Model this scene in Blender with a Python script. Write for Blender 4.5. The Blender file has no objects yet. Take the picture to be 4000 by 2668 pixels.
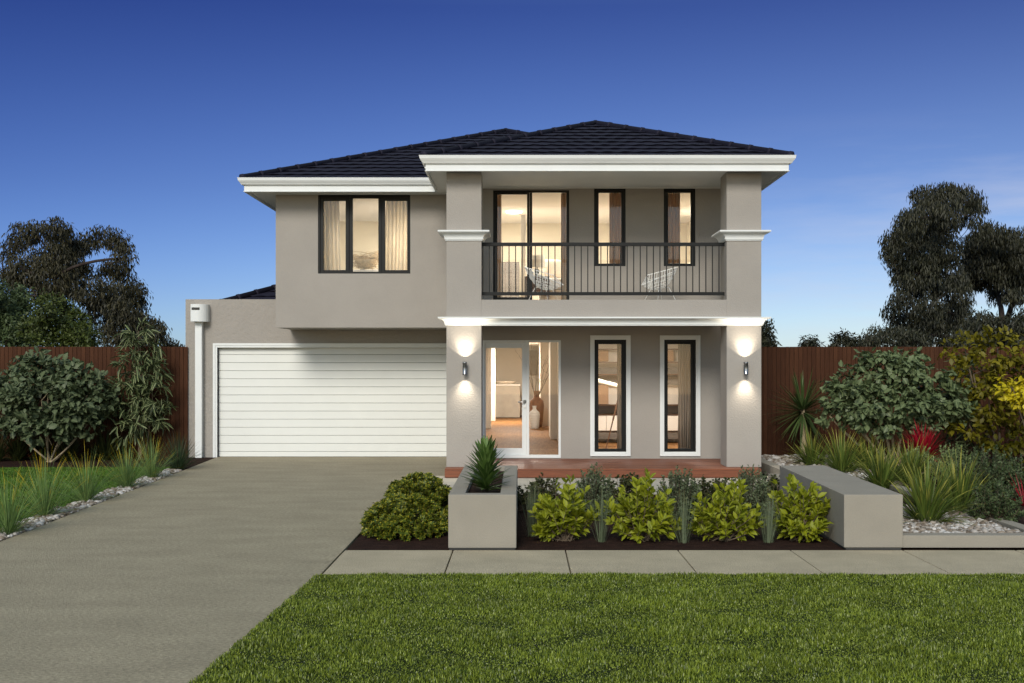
import bpy, math, random
import numpy as np
from mathutils import Vector, Matrix
R = math.radians
rng = np.random.default_rng(7); random.seed(7)
scene = bpy.context.scene
col = scene.collection
F = 2600.0; CX = 1198.0; CY = 835.0; H = 1.87      # survey of the place: focal length, vanishing point, eye height
def wx(px, d): return (px-CX)*d/F
def wz(py, d): return H-(py-CY)*d/F
def gd(py, z=0.0): return F*(H-z)/(py-CY)           # distance of a ground point
# ------------------------------------------------------------ tagging
def tag(o, label=None, cat=None, group=None, kind=None):
    if label: o['label'] = label
    if cat: o['category'] = cat
    if group: o['group'] = group
    if kind: o['kind'] = kind
    return o
def thing(name, label, cat, loc=(0,0,0), rz=0, group=None):
    o = bpy.data.objects.new(name, None); col.objects.link(o)
    o.location = loc; o.rotation_euler = (0,0,rz); o.empty_display_size = .1
    return tag(o, label, cat, group)
def copy_tree(o, parent=None):
    c = o.copy(); col.objects.link(c); c.parent = parent
    for ch in list(o.children): copy_tree(ch, c)
    return c
# ------------------------------------------------------------ mesh builder
class MB:
    def __init__(s): s.v = []; s.f = []; s.uv = None
    def add(s, vs, fs):
        o = len(s.v); s.v += [tuple(p) for p in vs]; s.f += [tuple(i+o for i in f) for f in fs]; return s
    def box(s, x0, x1, y0, y1, z0, z1):
        return s.add([(x0,y0,z0),(x1,y0,z0),(x1,y1,z0),(x0,y1,z0),(x0,y0,z1),(x1,y0,z1),(x1,y1,z1),(x0,y1,z1)],
              [(0,3,2,1),(4,5,6,7),(0,1,5,4),(1,2,6,5),(2,3,7,6),(3,0,4,7)])
    def tube(s, pts, rad, n=8, cap=True):
        pts = [Vector(p) for p in pts]
        if not hasattr(rad, '__len__'): rad = [rad]*len(pts)
        vs = []; up = Vector((0,0,1))
        for i, p in enumerate(pts):
            t = (pts[min(i+1,len(pts)-1)]-pts[max(i-1,0)])
            if t.length < 1e-9: t = Vector((0,0,1))
            t.normalize()
            a = t.cross(up if abs(t.z) < .95 else Vector((1,0,0))).normalized(); b = t.cross(a)
            for k in range(n):
                w = 2*math.pi*k/n; vs.append(p+(a*math.cos(w)+b*math.sin(w))*rad[i])
        fs = []
        for i in range(len(pts)-1):
            for k in range(n):
                k2 = (k+1) % n; fs.append((i*n+k, i*n+k2, (i+1)*n+k2, (i+1)*n+k))
        if cap: fs += [tuple(range(n))[::-1], tuple((len(pts)-1)*n+k for k in range(n))]
        return s.add(vs, fs)
    def lathe(s, prof, c=(0,0,0), n=28):
        vs = []; fs = []
        for r, z in prof:
            for k in range(n):
                w = 2*math.pi*k/n; vs.append((c[0]+r*math.cos(w), c[1]+r*math.sin(w), c[2]+z))
        for i in range(len(prof)-1):
            for k in range(n):
                k2 = (k+1) % n; fs.append((i*n+k, i*n+k2, (i+1)*n+k2, (i+1)*n+k))
        return s.add(vs, fs)
    def build(s, name, mat, parent=None, smooth=False, bevel=0, seg=2):
        me = bpy.data.meshes.new(name); me.from_pydata(s.v, [], s.f); me.update()
        o = bpy.data.objects.new(name, me); col.objects.link(o); me.materials.append(mat)
        if parent: o.parent = parent
        if smooth: me.polygons.foreach_set('use_smooth', [True]*len(me.polygons))
        if bevel:
            m = o.modifiers.new('bevel', 'BEVEL'); m.width = bevel; m.segments = seg; m.limit_method = 'ANGLE'
        return o
def npmesh(name, V, Fc, mat, parent=None, UV=None, smooth=False):
    """V (n,3), Fc (m,k) all faces of k corners, UV (n,2) per vertex"""
    V = np.asarray(V, np.float32); Fc = np.asarray(Fc, np.int32); m, k = Fc.shape
    me = bpy.data.meshes.new(name)
    me.vertices.add(len(V)); me.vertices.foreach_set('co', V.ravel())
    me.loops.add(m*k); me.loops.foreach_set('vertex_index', Fc.ravel())
    me.polygons.add(m); me.polygons.foreach_set('loop_start', np.arange(m, dtype=np.int32)*k)
    me.polygons.foreach_set('loop_total', np.full(m, k, np.int32))
    if smooth: me.polygons.foreach_set('use_smooth', np.ones(m, bool))
    if UV is not None:
        uvl = me.uv_layers.new(name='UVMap'); uvl.data.foreach_set('uv', np.asarray(UV, np.float32)[Fc.ravel()].ravel())
    me.update(calc_edges=True)
    me.materials.append(mat)
    o = bpy.data.objects.new(name, me); col.objects.link(o)
    if parent: o.parent = parent
    return o
def wallmesh(mb, x0, x1, z0, z1, y0, y1, holes):
    xs = sorted({x0, x1, *[h[0] for h in holes], *[h[1] for h in holes]}); xs = [x for x in xs if x0 <= x <= x1]
    zs = sorted({z0, z1, *[h[2] for h in holes], *[h[3] for h in holes]}); zs = [z for z in zs if z0 <= z <= z1]
    def solid(i, j):
        if i < 0 or j < 0 or i >= len(xs)-1 or j >= len(zs)-1: return False
        cx = (xs[i]+xs[i+1])/2; cz = (zs[j]+zs[j+1])/2
        return not any(h[0] < cx < h[1] and h[2] < cz < h[3] for h in holes)
    for i in range(len(xs)-1):
        for j in range(len(zs)-1):
            if not solid(i, j): continue
            a, b, c, d = xs[i], xs[i+1], zs[j], zs[j+1]
            q = [(0,1,2,3)]
            mb.add([(a,y0,c),(b,y0,c),(b,y0,d),(a,y0,d)], q); mb.add([(b,y1,c),(a,y1,c),(a,y1,d),(b,y1,d)], q)
            if not solid(i-1,j): mb.add([(a,y1,c),(a,y0,c),(a,y0,d),(a,y1,d)], q)
            if not solid(i+1,j): mb.add([(b,y0,c),(b,y1,c),(b,y1,d),(b,y0,d)], q)
            if not solid(i,j-1): mb.add([(a,y1,c),(b,y1,c),(b,y0,c),(a,y0,c)], q)
            if not solid(i,j+1): mb.add([(a,y0,d),(b,y0,d),(b,y1,d),(a,y1,d)], q)
    return mb
def sweep(mb, path, prof, closed=False):
    """prof: closed polygon of (outward, z); path: 2-D points, outside on the right hand"""
    P = [Vector(p) for p in path]; n = len(P); N = []
    for i in range(n if closed else n-1):
        d = (P[(i+1) % n]-P[i]).normalized(); N.append(Vector((d.y, -d.x)))
    M = []
    for i in range(n):
        if closed: a, b = N[i-1], N[i]
        else: a = N[max(i-1,0)]; b = N[min(i,n-2)]
        M.append((a+b)/(1+a.dot(b)))
    k = len(prof); vs = [(P[i].x+M[i].x*o, P[i].y+M[i].y*o, z) for i in range(n) for o, z in prof]
    fs = []
    for i in range(n if closed else n-1):
        i2 = (i+1) % n
        for j in range(k):
            j2 = (j+1) % k; fs.append((i*k+j, i2*k+j, i2*k+j2, i*k+j2))
    if not closed: fs += [tuple(range(k))[::-1], tuple((n-1)*k+j for j in range(k))]
    return mb.add(vs, fs)
# ------------------------------------------------------------ materials
def newmat(name):
    m = bpy.data.materials.new(name); m.use_nodes = True; nt = m.node_tree
    return m, nt, nt.nodes['Principled BSDF'], nt.nodes['Material Output']
def L(nt, a, b): nt.links.new(a, b)
def noise(nt, scale, detail=4, rough=.55, vec=None):
    n = nt.nodes.new('ShaderNodeTexNoise'); n.inputs['Scale'].default_value = scale
    n.inputs['Detail'].default_value = detail; n.inputs['Roughness'].default_value = rough
    if vec is not None: L(nt, vec, n.inputs['Vector'])
    return n
def objcoord(nt, scale=(1,1,1)):
    t = nt.nodes.new('ShaderNodeTexCoord'); mp = nt.nodes.new('ShaderNodeMapping'); mp.inputs['Scale'].default_value = scale
    L(nt, t.outputs['Object'], mp.inputs['Vector']); return mp.outputs['Vector']
def ramp(nt, fac, stops):
    r = nt.nodes.new('ShaderNodeValToRGB'); e = r.color_ramp.elements
    while len(e) < len(stops): e.new(.5)
    for i, (p, c) in enumerate(stops):
        e[i].position = p; e[i].color = (*c, 1)
    L(nt, fac, r.inputs['Fac']); return r
def pm(name, c, rough=.7, var=.12, vscale=3, bump=0, bscale=60, metal=0, stretch=(1,1,1), fine=0, fscale=200, spec=.5):
    m, nt, b, o = newmat(name); vec = objcoord(nt, stretch)
    n1 = noise(nt, vscale, 6, .6, vec)
    lo = tuple(x*(1-var) for x in c); hi = tuple(min(1, x*(1+var)) for x in c)
    r = ramp(nt, n1.outputs['Fac'], [(.3, lo), (.7, hi)]); out = r.outputs['Color']
    if fine:
        n2 = noise(nt, fscale, 3, .7, vec)
        r2 = ramp(nt, n2.outputs['Fac'], [(.35, (1-fine,)*3), (.65, (1+fine*.6,)*3)])
        mx = nt.nodes.new('ShaderNodeMix'); mx.data_type = 'RGBA'; mx.blend_type = 'MULTIPLY'; mx.inputs['Factor'].default_value = 1
        L(nt, out, mx.inputs[6]); L(nt, r2.outputs['Color'], mx.inputs[7]); out = mx.outputs[2]
    L(nt, out, b.inputs['Base Color'])
    b.inputs['Roughness'].default_value = rough; b.inputs['Metallic'].default_value = metal
    b.inputs['Specular IOR Level'].default_value = spec
    if bump:
        n3 = noise(nt, bscale, 5, .6, vec); bp = nt.nodes.new('ShaderNodeBump'); bp.inputs['Strength'].default_value = bump
        bp.inputs['Distance'].default_value = .02; L(nt, n3.outputs['Fac'], bp.inputs['Height']); L(nt, bp.outputs['Normal'], b.inputs['Normal'])
    return m
def leafmat(name, c1, c2, tip=None, tipstart=.6, edge=None, edgew=.3, mid=None, rough=.5, trans=.25, vscale=1.5, spec=.3, core=None):
    m, nt, b, o = newmat(name)
    g = nt.nodes.new('ShaderNodeNewGeometry')
    r = ramp(nt, g.outputs['Random Per Island'], [(0, c1), (1, c2)])
    cur = r.outputs['Color']
    n = noise(nt, vscale, 2, .5, objcoord(nt)); r3 = ramp(nt, n.outputs['Fac'], [(.3, (.8,.8,.8)), (.7, (1.15,1.15,1.15))])
    mx = nt.nodes.new('ShaderNodeMix'); mx.data_type = 'RGBA'; mx.blend_type = 'MULTIPLY'; mx.inputs['Factor'].default_value = 1
    L(nt, cur, mx.inputs[6]); L(nt, r3.outputs['Color'], mx.inputs[7]); cur = mx.outputs[2]
    if tip or edge or mid:
        uv = nt.nodes.new('ShaderNodeUVMap'); sp = nt.nodes.new('ShaderNodeSeparateXYZ'); L(nt, uv.outputs['UV'], sp.inputs[0])
    def blend(cur, facsock, c):
        mx = nt.nodes.new('ShaderNodeMix'); mx.data_type = 'RGBA'
        L(nt, facsock, mx.inputs['Factor']); L(nt, cur, mx.inputs[6]); mx.inputs[7].default_value = (*c, 1); return mx.outputs[2]
    if edge or mid:
        s = nt.nodes.new('ShaderNodeMath'); s.operation = 'SUBTRACT'; s.inputs[1].default_value = .5; L(nt, sp.outputs['X'], s.inputs[0])
        a = nt.nodes.new('ShaderNodeMath'); a.operation = 'ABSOLUTE'; L(nt, s.outputs[0], a.inputs[0])
        if edge:
            mr = nt.nodes.new('ShaderNodeMapRange'); mr.inputs[1].default_value = .5-edgew; mr.inputs[2].default_value = .5-edgew*.5; L(nt, a.outputs[0], mr.inputs[0])
            cur = blend(cur, mr.outputs[0], edge)
        if mid:
            mr = nt.nodes.new('ShaderNodeMapRange'); mr.inputs[1].default_value = .16; mr.inputs[2].default_value = .06; L(nt, a.outputs[0], mr.inputs[0])
            cur = blend(cur, mr.outputs[0], mid)
    if tip:
        # only some leaves carry the tip colour
        ad = nt.nodes.new('ShaderNodeMath'); ad.operation = 'MULTIPLY_ADD'; ad.inputs[1].default_value = .5; ad.inputs[2].default_value = -.35
        w = nt.nodes.new('ShaderNodeTexWhiteNoise'); w.noise_dimensions = '1D'; L(nt, g.outputs['Random Per Island'], w.inputs['W'])
        L(nt, w.outputs['Value'], ad.inputs[0])
        a2 = nt.nodes.new('ShaderNodeMath'); a2.operation = 'ADD'; L(nt, sp.outputs['Y'], a2.inputs[0]); L(nt, ad.outputs[0], a2.inputs[1])
        mr = nt.nodes.new('ShaderNodeMapRange'); mr.inputs[1].default_value = tipstart; mr.inputs[2].default_value = tipstart+.25; L(nt, a2.outputs[0], mr.inputs[0])
        cur = blend(cur, mr.outputs[0], tip)
    L(nt, cur, b.inputs['Base Color']); b.inputs['Roughness'].default_value = rough; b.inputs['Specular IOR Level'].default_value = spec
    if trans:
        t = nt.nodes.new('ShaderNodeBsdfTranslucent'); L(nt, cur, t.inputs['Color'])
        ms = nt.nodes.new('ShaderNodeMixShader'); ms.inputs[0].default_value = trans
        L(nt, b.outputs[0], ms.inputs[1]); L(nt, t.outputs[0], ms.inputs[2]); L(nt, ms.outputs[0], o.inputs['Surface'])
    return m
def glassmat(name, tint=(1,1,1), refl=.06):
    m, nt, b, o = newmat(name); nt.nodes.remove(b)
    tr = nt.nodes.new('ShaderNodeBsdfTransparent'); tr.inputs[0].default_value = (*tint, 1)
    gl = nt.nodes.new('ShaderNodeBsdfGlossy'); gl.inputs['Roughness'].default_value = .02
    fr = nt.nodes.new('ShaderNodeFresnel'); fr.inputs[0].default_value = 1.45
    ms = nt.nodes.new('ShaderNodeMixShader'); L(nt, fr.outputs[0], ms.inputs[0]); L(nt, tr.outputs[0], ms.inputs[1]); L(nt, gl.outputs[0], ms.inputs[2]); L(nt, ms.outputs[0], o.inputs[0])
    return m
def emitmat(name, c, s):
    m, nt, b, o = newmat(name); b.inputs['Base Color'].default_value = (*c,1)
    b.inputs['Emission Color'].default_value = (*c,1); b.inputs['Emission Strength'].default_value = s; return m
M = {}
M['wall'] = pm('taupe_render', (.335,.312,.280), .9, .05, 1.2, .35, 45, fine=.05, fscale=120, spec=.2)
M['wall_rough'] = pm('coarse_taupe_render', (.33,.307,.276), .9, .05, 1.2, .9, 16, fine=.05, fscale=120, spec=.2)
M['white'] = pm('white_trim_paint', (.72,.745,.735), .5, .03, 2, .04, 90, spec=.3)
M['soffit'] = pm('soffit_paint', (.76,.76,.73), .8, .02, 2, spec=.2)
M['garage'] = pm('garage_door_paint', (.72,.735,.70), .45, .02, 2, .05, 150, spec=.3)
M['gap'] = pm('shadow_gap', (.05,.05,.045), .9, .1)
M['roof'] = pm('dark_roof_tile', (.017,.0165,.030), .7, .2, 1.5, .1, 30, spec=.15)
M['black'] = pm('black_aluminium', (.006,.007,.007), .45, .1, 4, spec=.25)
M['glass'] = glassmat('window_glass')
M['steel'] = pm('brushed_steel', (.7,.7,.68), .45, .05, 5, metal=1)
M['darksteel'] = pm('lamp_steel', (.30,.31,.32), .3, .05, 5, metal=1)
M['conc'] = pm('driveway_concrete', (.37,.325,.225), .85, .12, 2.2, .8, 70, stretch=(.6,1.2,1), fine=.30, fscale=45, spec=.25)
M['path'] = pm('footpath_concrete', (.50,.435,.305), .9, .12, 2.2, .8, 70, fine=.28, fscale=90, spec=.2)
M['slab'] = pm('pale_concrete', (.50,.47,.39), .85, .10, 1.5, .3, 60, stretch=(.5,1.5,1), fine=.1, fscale=80, spec=.2)
M['block'] = pm('planter_concrete', (.31,.285,.235), .85, .06, 2, .25, 110, fine=.16, fscale=150, spec=.2)
M['mulch'] = pm('mulch', (.035,.018,.013), .95, .4, 8, 1, 45, fine=.5, fscale=70, spec=.1)
M['soil'] = pm('bare_earth', (.05,.045,.03), .95, .3, .5, .5, 10)
M['lawn'] = pm('lawn_thatch', (.022,.032,.010), .95, .4, 4, .6, 60, fine=.4, fscale=80, spec=.1)
M['bark'] = pm('bark', (.13,.10,.07), .9, .3, 12, .6, 30, spec=.1)
M['palebark'] = pm('pale_bark', (.42,.34,.22), .85, .3, 14, .5, 30, spec=.1)
M['darkbark'] = pm('eucalypt_bark', (.045,.035,.03), .9, .3, 6, .5, 12, spec=.1)
M['int_wall'] = pm('interior_plaster', (.74,.68,.55), .9, .02, 1, spec=.2)
M['hall_wall'] = pm('hall_plaster', (.74,.68,.60), .9, .02, 1, spec=.2)
M['int_white'] = pm('interior_white', (.82,.79,.74), .8, .02, 1, spec=.2)
M['carpet'] = pm('carpet', (.30,.24,.18), .95, .2, 20)
M['cabinet_dark'] = pm('grey_laminate', (.16,.14,.12), .6, .25, 3, stretch=(.3,1,4))
M['cabinet_tan'] = pm('tan_panel', (.42,.26,.15), .7, .1, 3)
M['stone'] = pm('island_stone', (.40,.36,.30), .5, .1, 4)
M['brown_pot'] = pm('brown_clay', (.28,.14,.07), .7, .2, 8, .4, 60)
M['white_pot'] = pm('white_ceramic', (.8,.8,.78), .3, .02, 3)
M['twig'] = pm('dry_twig', (.06,.045,.035), .9, .2, 10)
M['nest'] = pm('nest_straw', (.46,.35,.21), .9, .35, 20)
M['wire'] = pm('white_wire', (.85,.85,.82), .35, .02, 5)
M['shade'] = pm('lamp_shade_fabric', (.85,.82,.74), .8, .03, 4)
M['linen'] = pm('linen', (.75,.66,.55), .9, .05, 6, .2, 60)
M['darkwood'] = pm('dark_wood', (.10,.045,.02), .5, .3, 3, stretch=(6,6,.5))
M['tube'] = pm('cream_metal', (.75,.73,.62), .35, .03, 4)
M['lime_paint'] = pm('lime_paint', (.42,.50,.06), .7, .15, 6)
M['orange_paint'] = pm('orange_paint', (.6,.25,.05), .7, .15, 6)
M['canvas'] = pm('canvas', (.72,.68,.52), .9, .06, 6)
M['bulb'] = emitmat('bulb_glow', (1,.82,.58), 12)
M['lampglow'] = emitmat('lamp_lens', (1,.86,.66), 8)
def woodfloor():
    m, nt, b, o = newmat('oak_floor'); vec = objcoord(nt, (8,.6,1)); n = noise(nt, 3, 6, .65, vec)
    r = ramp(nt, n.outputs['Fac'], [(.3,(.17,.080,.028)),(.7,(.32,.165,.065))]); L(nt, r.outputs[0], b.inputs['Base Color']); b.inputs['Roughness'].default_value = .6; b.inputs['Specular IOR Level'].default_value = .12; return m
M['oak'] = woodfloor()
def boardmat(name, c1, c2, st, rough=.5, spec=.4):
    m, nt, b, o = newmat(name); g = nt.nodes.new('ShaderNodeNewGeometry')
    r = ramp(nt, g.outputs['Random Per Island'], [(0,c1),(1,c2)])
    n = noise(nt, 6, 6, .7, objcoord(nt, st)); r2 = ramp(nt, n.outputs['Fac'], [(.3,(.6,.6,.6)),(.7,(1.15,1.15,1.15))])
    mx = nt.nodes.new('ShaderNodeMix'); mx.data_type='RGBA'; mx.blend_type='MULTIPLY'; mx.inputs['Factor'].default_value=1
    L(nt, r.outputs[0], mx.inputs[6]); L(nt, r2.outputs[0], mx.inputs[7]); L(nt, mx.outputs[2], b.inputs['Base Color'])
    b.inputs['Roughness'].default_value = rough; b.inputs['Specular IOR Level'].default_value = spec; return m
M['deck'] = boardmat('red_hardwood', (.17,.052,.022), (.27,.088,.038), (.5,8,8))
M['fence'] = boardmat('fence_timber', (.055,.021,.010), (.080,.032,.015), (10,10,.6), .8, .15)
def curtainmat(name, c, tr):
    m, nt, b, o = newmat(name); b.inputs['Base Color'].default_value = (*c,1); b.inputs['Roughness'].default_value = .9
    t = nt.nodes.new('ShaderNodeBsdfTranslucent'); t.inputs[0].default_value = (*c,1); ms = nt.nodes.new('ShaderNodeMixShader'); ms.inputs[0].default_value = tr
    n = noise(nt, 5, 3, .6, objcoord(nt, (12,12,.3))); r = ramp(nt, n.outputs['Fac'], [(.3, tuple(x*.75 for x in c)), (.7, c)])
    L(nt, r.outputs[0], b.inputs['Base Color']); L(nt, r.outputs[0], t.inputs[0])
    L(nt, b.outputs[0], ms.inputs[1]); L(nt, t.outputs[0], ms.inputs[2]); L(nt, ms.outputs[0], o.inputs[0]); return m
M['sheer'] = curtainmat('sheer_curtain', (.88,.81,.68), .65)
M['drape'] = curtainmat('brown_drape', (.58,.41,.27), .4)
M['greydrape'] = curtainmat('grey_drape', (.48,.41,.33), .4)
# foliage
M['turf'] = leafmat('turf_blades', (.035,.07,.006), (.31,.38,.04), trans=.25, vscale=2.2, rough=.4, spec=.5)
M['turf2'] = leafmat('side_turf_blades', (.06,.15,.012), (.14,.26,.03), trans=.3, vscale=.9)
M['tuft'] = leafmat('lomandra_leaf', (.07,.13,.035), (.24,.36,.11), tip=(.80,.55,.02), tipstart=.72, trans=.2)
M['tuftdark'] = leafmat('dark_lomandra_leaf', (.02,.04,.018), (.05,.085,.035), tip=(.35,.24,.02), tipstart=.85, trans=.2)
M['flaxdark'] = leafmat('dark_flax', (.03,.042,.012), (.07,.085,.025), trans=.2)
M['flax'] = leafmat('flax', (.035,.075,.012), (.13,.20,.035), tip=(.40,.38,.07), tipstart=.62, edge=(.20,.22,.04), edgew=.15, trans=.25)
M['red'] = leafmat('red_flax', (.25,.004,.012), (.42,.01,.03), trans=.25)
M['palm'] = leafmat('palm_leaf', (.03,.065,.018), (.075,.13,.035), edge=(.12,.14,.05), edgew=.15, trans=.15)
M['lime'] = leafmat('lime_leaf', (.15,.19,.006), (.36,.38,.015), mid=(.30,.34,.04), trans=.35)
M['grey'] = leafmat('greygreen_leaf', (.08,.11,.055), (.16,.20,.10), trans=.2)
M['reed'] = leafmat('reed', (.10,.13,.07), (.19,.23,.14), tip=(.3,.27,.08), tipstart=.85, trans=.15)
M['varieg'] = leafmat('variegated_leaf', (.035,.065,.008), (.11,.14,.014), edge=(.40,.36,.03), edgew=.22, trans=.2)
M['varieg_dark'] = leafmat('dark_variegated_leaf', (.02,.034,.010), (.05,.06,.015), edge=(.10,.085,.02), edgew=.2, trans=.2)
M['dracaena'] = leafmat('planter_leaf', (.035,.08,.015), (.11,.19,.04), mid=(.14,.21,.06), trans=.15, rough=.4)
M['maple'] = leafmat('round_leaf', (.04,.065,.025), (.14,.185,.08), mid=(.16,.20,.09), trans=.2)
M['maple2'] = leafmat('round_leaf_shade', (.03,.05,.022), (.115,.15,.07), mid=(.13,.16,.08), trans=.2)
M['ficus'] = leafmat('pale_hearted_leaf', (.025,.045,.015), (.06,.085,.03), mid=(.25,.28,.13), trans=.2)
M['yellow'] = leafmat('golden_leaf', (.09,.085,.006), (.22,.19,.010), trans=.3)
M['bright'] = leafmat('bright_yellow_leaf', (.42,.36,.01), (.62,.52,.02), trans=.3)
M['paleb'] = leafmat('pale_bush_leaf', (.12,.17,.06), (.26,.33,.13), trans=.25)
M['midb'] = leafmat('mid_bush_leaf', (.05,.08,.03), (.11,.15,.06), trans=.25)
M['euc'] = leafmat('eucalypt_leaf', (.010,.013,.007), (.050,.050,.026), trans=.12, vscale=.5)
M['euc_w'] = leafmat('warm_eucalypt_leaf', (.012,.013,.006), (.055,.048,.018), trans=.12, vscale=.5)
M['greentree'] = leafmat('green_tree_leaf', (.025,.040,.008), (.085,.11,.022), trans=.2, vscale=.5)
def pebmat():
    m, nt, b, o = newmat('pebbles'); g = nt.nodes.new('ShaderNodeNewGeometry')
    r = ramp(nt, g.outputs['Random Per Island'], [(0,(.10,.075,.05)),(.3,(.25,.20,.15)),(.65,(.36,.33,.29)),(1,(.62,.6,.57))]); L(nt, r.outputs[0], b.inputs['Base Color']); b.inputs['Roughness'].default_value = .6; return m
M['pebble'] = pebmat()
# ------------------------------------------------------------ foliage geometry
def norm(a): return a/np.maximum(np.linalg.norm(a, axis=-1, keepdims=True), 1e-9)
T5 = (np.array([(0,0,0),(.42,.5,.07),(.45,0,0),(.42,-.5,.07),(1,0,-.12)]), np.array([(0,2,1),(0,3,2),(1,2,4),(2,3,4)]))
T8 = (np.array([(0,0,0),(.22,.36,.05),(.58,.46,.06),(1.0,0,-.15),(.58,-.46,.06),(.22,-.36,.05),(.5,0,0)]), np.array([(6,0,5),(6,1,0),(6,2,1),(6,3,2),(6,4,3),(6,5,4)]))
TS = (np.array([(0,0,0),(.35,.30,.05),(.55,.62,.12),(.66,.2,.03),(1,0,-.1),(.66,-.2,.03),(.55,-.62,.12),(.35,-.30,.05),(.5,0,0)]), np.array([(8,1,0),(8,2,1),(8,3,2),(8,4,3),(8,5,4),(8,6,5),(8,7,6),(8,0,7)]))
def leaves(P, A, N, Ls, Ws, T=T5):
    A = norm(A); B = norm(np.cross(A, N)); N2 = np.cross(B, A); tv, tf = T; n = len(P); k = len(tv)
    Ls = np.broadcast_to(Ls, n)[:,None,None]; Ws = np.broadcast_to(Ws, n)[:,None,None]
    V = P[:,None,:] + tv[None,:,0:1]*Ls*A[:,None,:] + tv[None,:,1:2]*Ws*B[:,None,:] + tv[None,:,2:3]*Ls*N2[:,None,:]
    Fc = (tf[None]+(np.arange(n)*k)[:,None,None]).reshape(-1,3)
    UV = np.tile(np.stack([tv[:,1]+.5, tv[:,0]], 1), (n,1))
    return V.reshape(-1,3), Fc, UV
def blades(base, az, el, ln, wd, droop, nseg=5, taper=.9, roll=None):
    """curved tapering strips; el = start elevation, droop = how far it bends over (radians)"""
    n = len(base); t = np.linspace(0,1,nseg+1); P = base.copy(); pts = [P.copy()]
    for i in range(nseg):
        e = el - droop*((i+.5)/nseg)**1.3
        dr = np.stack([np.cos(e)*np.cos(az), np.cos(e)*np.sin(az), np.sin(e)], 1)
        P = P + dr*(ln/nseg)[:,None]; pts.append(P.copy())
    r = az+math.pi/2 + (roll if roll is not None else 0)
    side = np.stack([np.cos(r), np.sin(r), np.zeros(n)], 1)
    V = []; UV = []
    for i in range(nseg+1):
        w = wd*(1-t[i]**2.2*taper)*(.7+.3*min(1, t[i]*5))*.5
        if i == nseg: w = wd*.03
        w = np.broadcast_to(w, n)[:,None]
        fold = np.array([0,0,1.])*w*.35
        V += [pts[i]+side*w+fold, pts[i], pts[i]-side*w+fold]; UV += [(0,t[i]),(.5,t[i]),(1,t[i])]
    V = np.stack(V, 1); k = V.shape[1]; f = []
    for i in range(nseg):
        a = i*3; f += [(a,a+1,a+4,a+3),(a+1,a+2,a+5,a+4)]
    Fc = (np.array(f)[None]+(np.arange(n)*k)[:,None,None]).reshape(-1,4)
    return V.reshape(-1,3), Fc, np.tile(np.array(UV), (n,1))
def clump(name, mat, label, cat, n=140, ln=.6, wd=.012, r0=.06, el=(35,88), droop=(.3,1.2), loc=(0,0,0), group=None, part='leaves', z0=0, nseg=5, seed=1, lnvar=.3):
    g = np.random.default_rng(seed); az = g.uniform(0, 2*math.pi, n)
    u = g.uniform(0,1,n); e = np.radians(el[0]+(el[1]-el[0])*u**.8)
    rr = r0*np.sqrt(g.uniform(0,1,n))*(1-.5*u); base = np.stack([rr*np.cos(az), rr*np.sin(az), np.full(n,z0)+g.uniform(-.01,.01,n)],1)
    l = ln*(1-lnvar+lnvar*2*g.uniform(0,1,n)*.7)*(.75+.25*u); dr = g.uniform(droop[0], droop[1], n)*(1.15-.6*u)
    V, Fc, UV = blades(base, az+g.normal(0,.25,n), e, l, wd*g.uniform(.7,1.2,n), dr, nseg, roll=g.normal(0,.5,n))
    t = thing(name, label, cat, loc, 0, group)
    npmesh(part, V, Fc, mat, t, UV, smooth=True); return t
def shrub(name, mat, label, cat, loc, rx=.33, ry=.3, h=.6, shoots=40, per=14, leaf=(.06,.03), T=T8, group=None, low=.1, stems=.004, inner=.35, seed=3, up=.6, barkm='bark', zbase=0, root=.05, jit=.25, bow=.25):
    g = np.random.default_rng(seed); t = thing(name, label, cat, loc, 0, group)
    az = g.uniform(0,2*math.pi,shoots); u = g.uniform(0,1,shoots)
    el = np.arcsin(np.clip(u**.8,0,1)); rad = 1-jit*g.uniform(0,1,shoots)
    tip = np.stack([rx*np.cos(az)*np.cos(el)*rad, ry*np.sin(az)*np.cos(el)*rad, zbase+low*h+(h*(1-low))*np.sin(el)*rad],1)
    b = np.stack([g.normal(0,root,shoots), g.normal(0,root,shoots), np.full(shoots, 0.)],1)
    mid = (b+tip)/2 + np.stack([tip[:,0]*bow, tip[:,1]*bow, -np.abs(tip[:,2])*.0],1)
    mb = MB(); Ps=[];As=[]
    for i in range(shoots):
        pts = []
        for s in np.linspace(0,1,6):
            pts.append((1-s)**2*b[i]+2*s*(1-s)*mid[i]+s*s*tip[i])
        mb.tube(pts, [stems*(1.3-s) for s in np.linspace(0,1,6)], 4, False)
        s = np.sort(inner+(1-inner)*g.uniform(0,1,per)**.8)[:,None]
        p = (1-s)**2*b[i]+2*s*(1-s)*mid[i]+s*s*tip[i]; d = norm(2*(1-s)*(mid[i]-b[i])+2*s*(tip[i]-mid[i]))
        rnd = norm(g.normal(0,1,(per,3))); sd = norm(rnd-(rnd*d).sum(1,keepdims=True)*d)
        k = np.linspace(.35,1,per)[:,None]*up
        Ps.append(p); As.append(d*k+sd*(1-k*.5)+np.array([0,0,.15]))
    P = np.concatenate(Ps); A = norm(np.concatenate(As)); n = len(P)
    N = norm(g.normal(0,.5,(n,3))+np.array([0,-.3,1.]))
    sc = g.uniform(.65,1.15,n)
    V, Fc, UV = leaves(P, A, N, leaf[0]*sc, leaf[1]*sc, T)
    npmesh('foliage', V, Fc, mat, t, UV); mb.build('stems', M[barkm], t)
    return t
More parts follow.
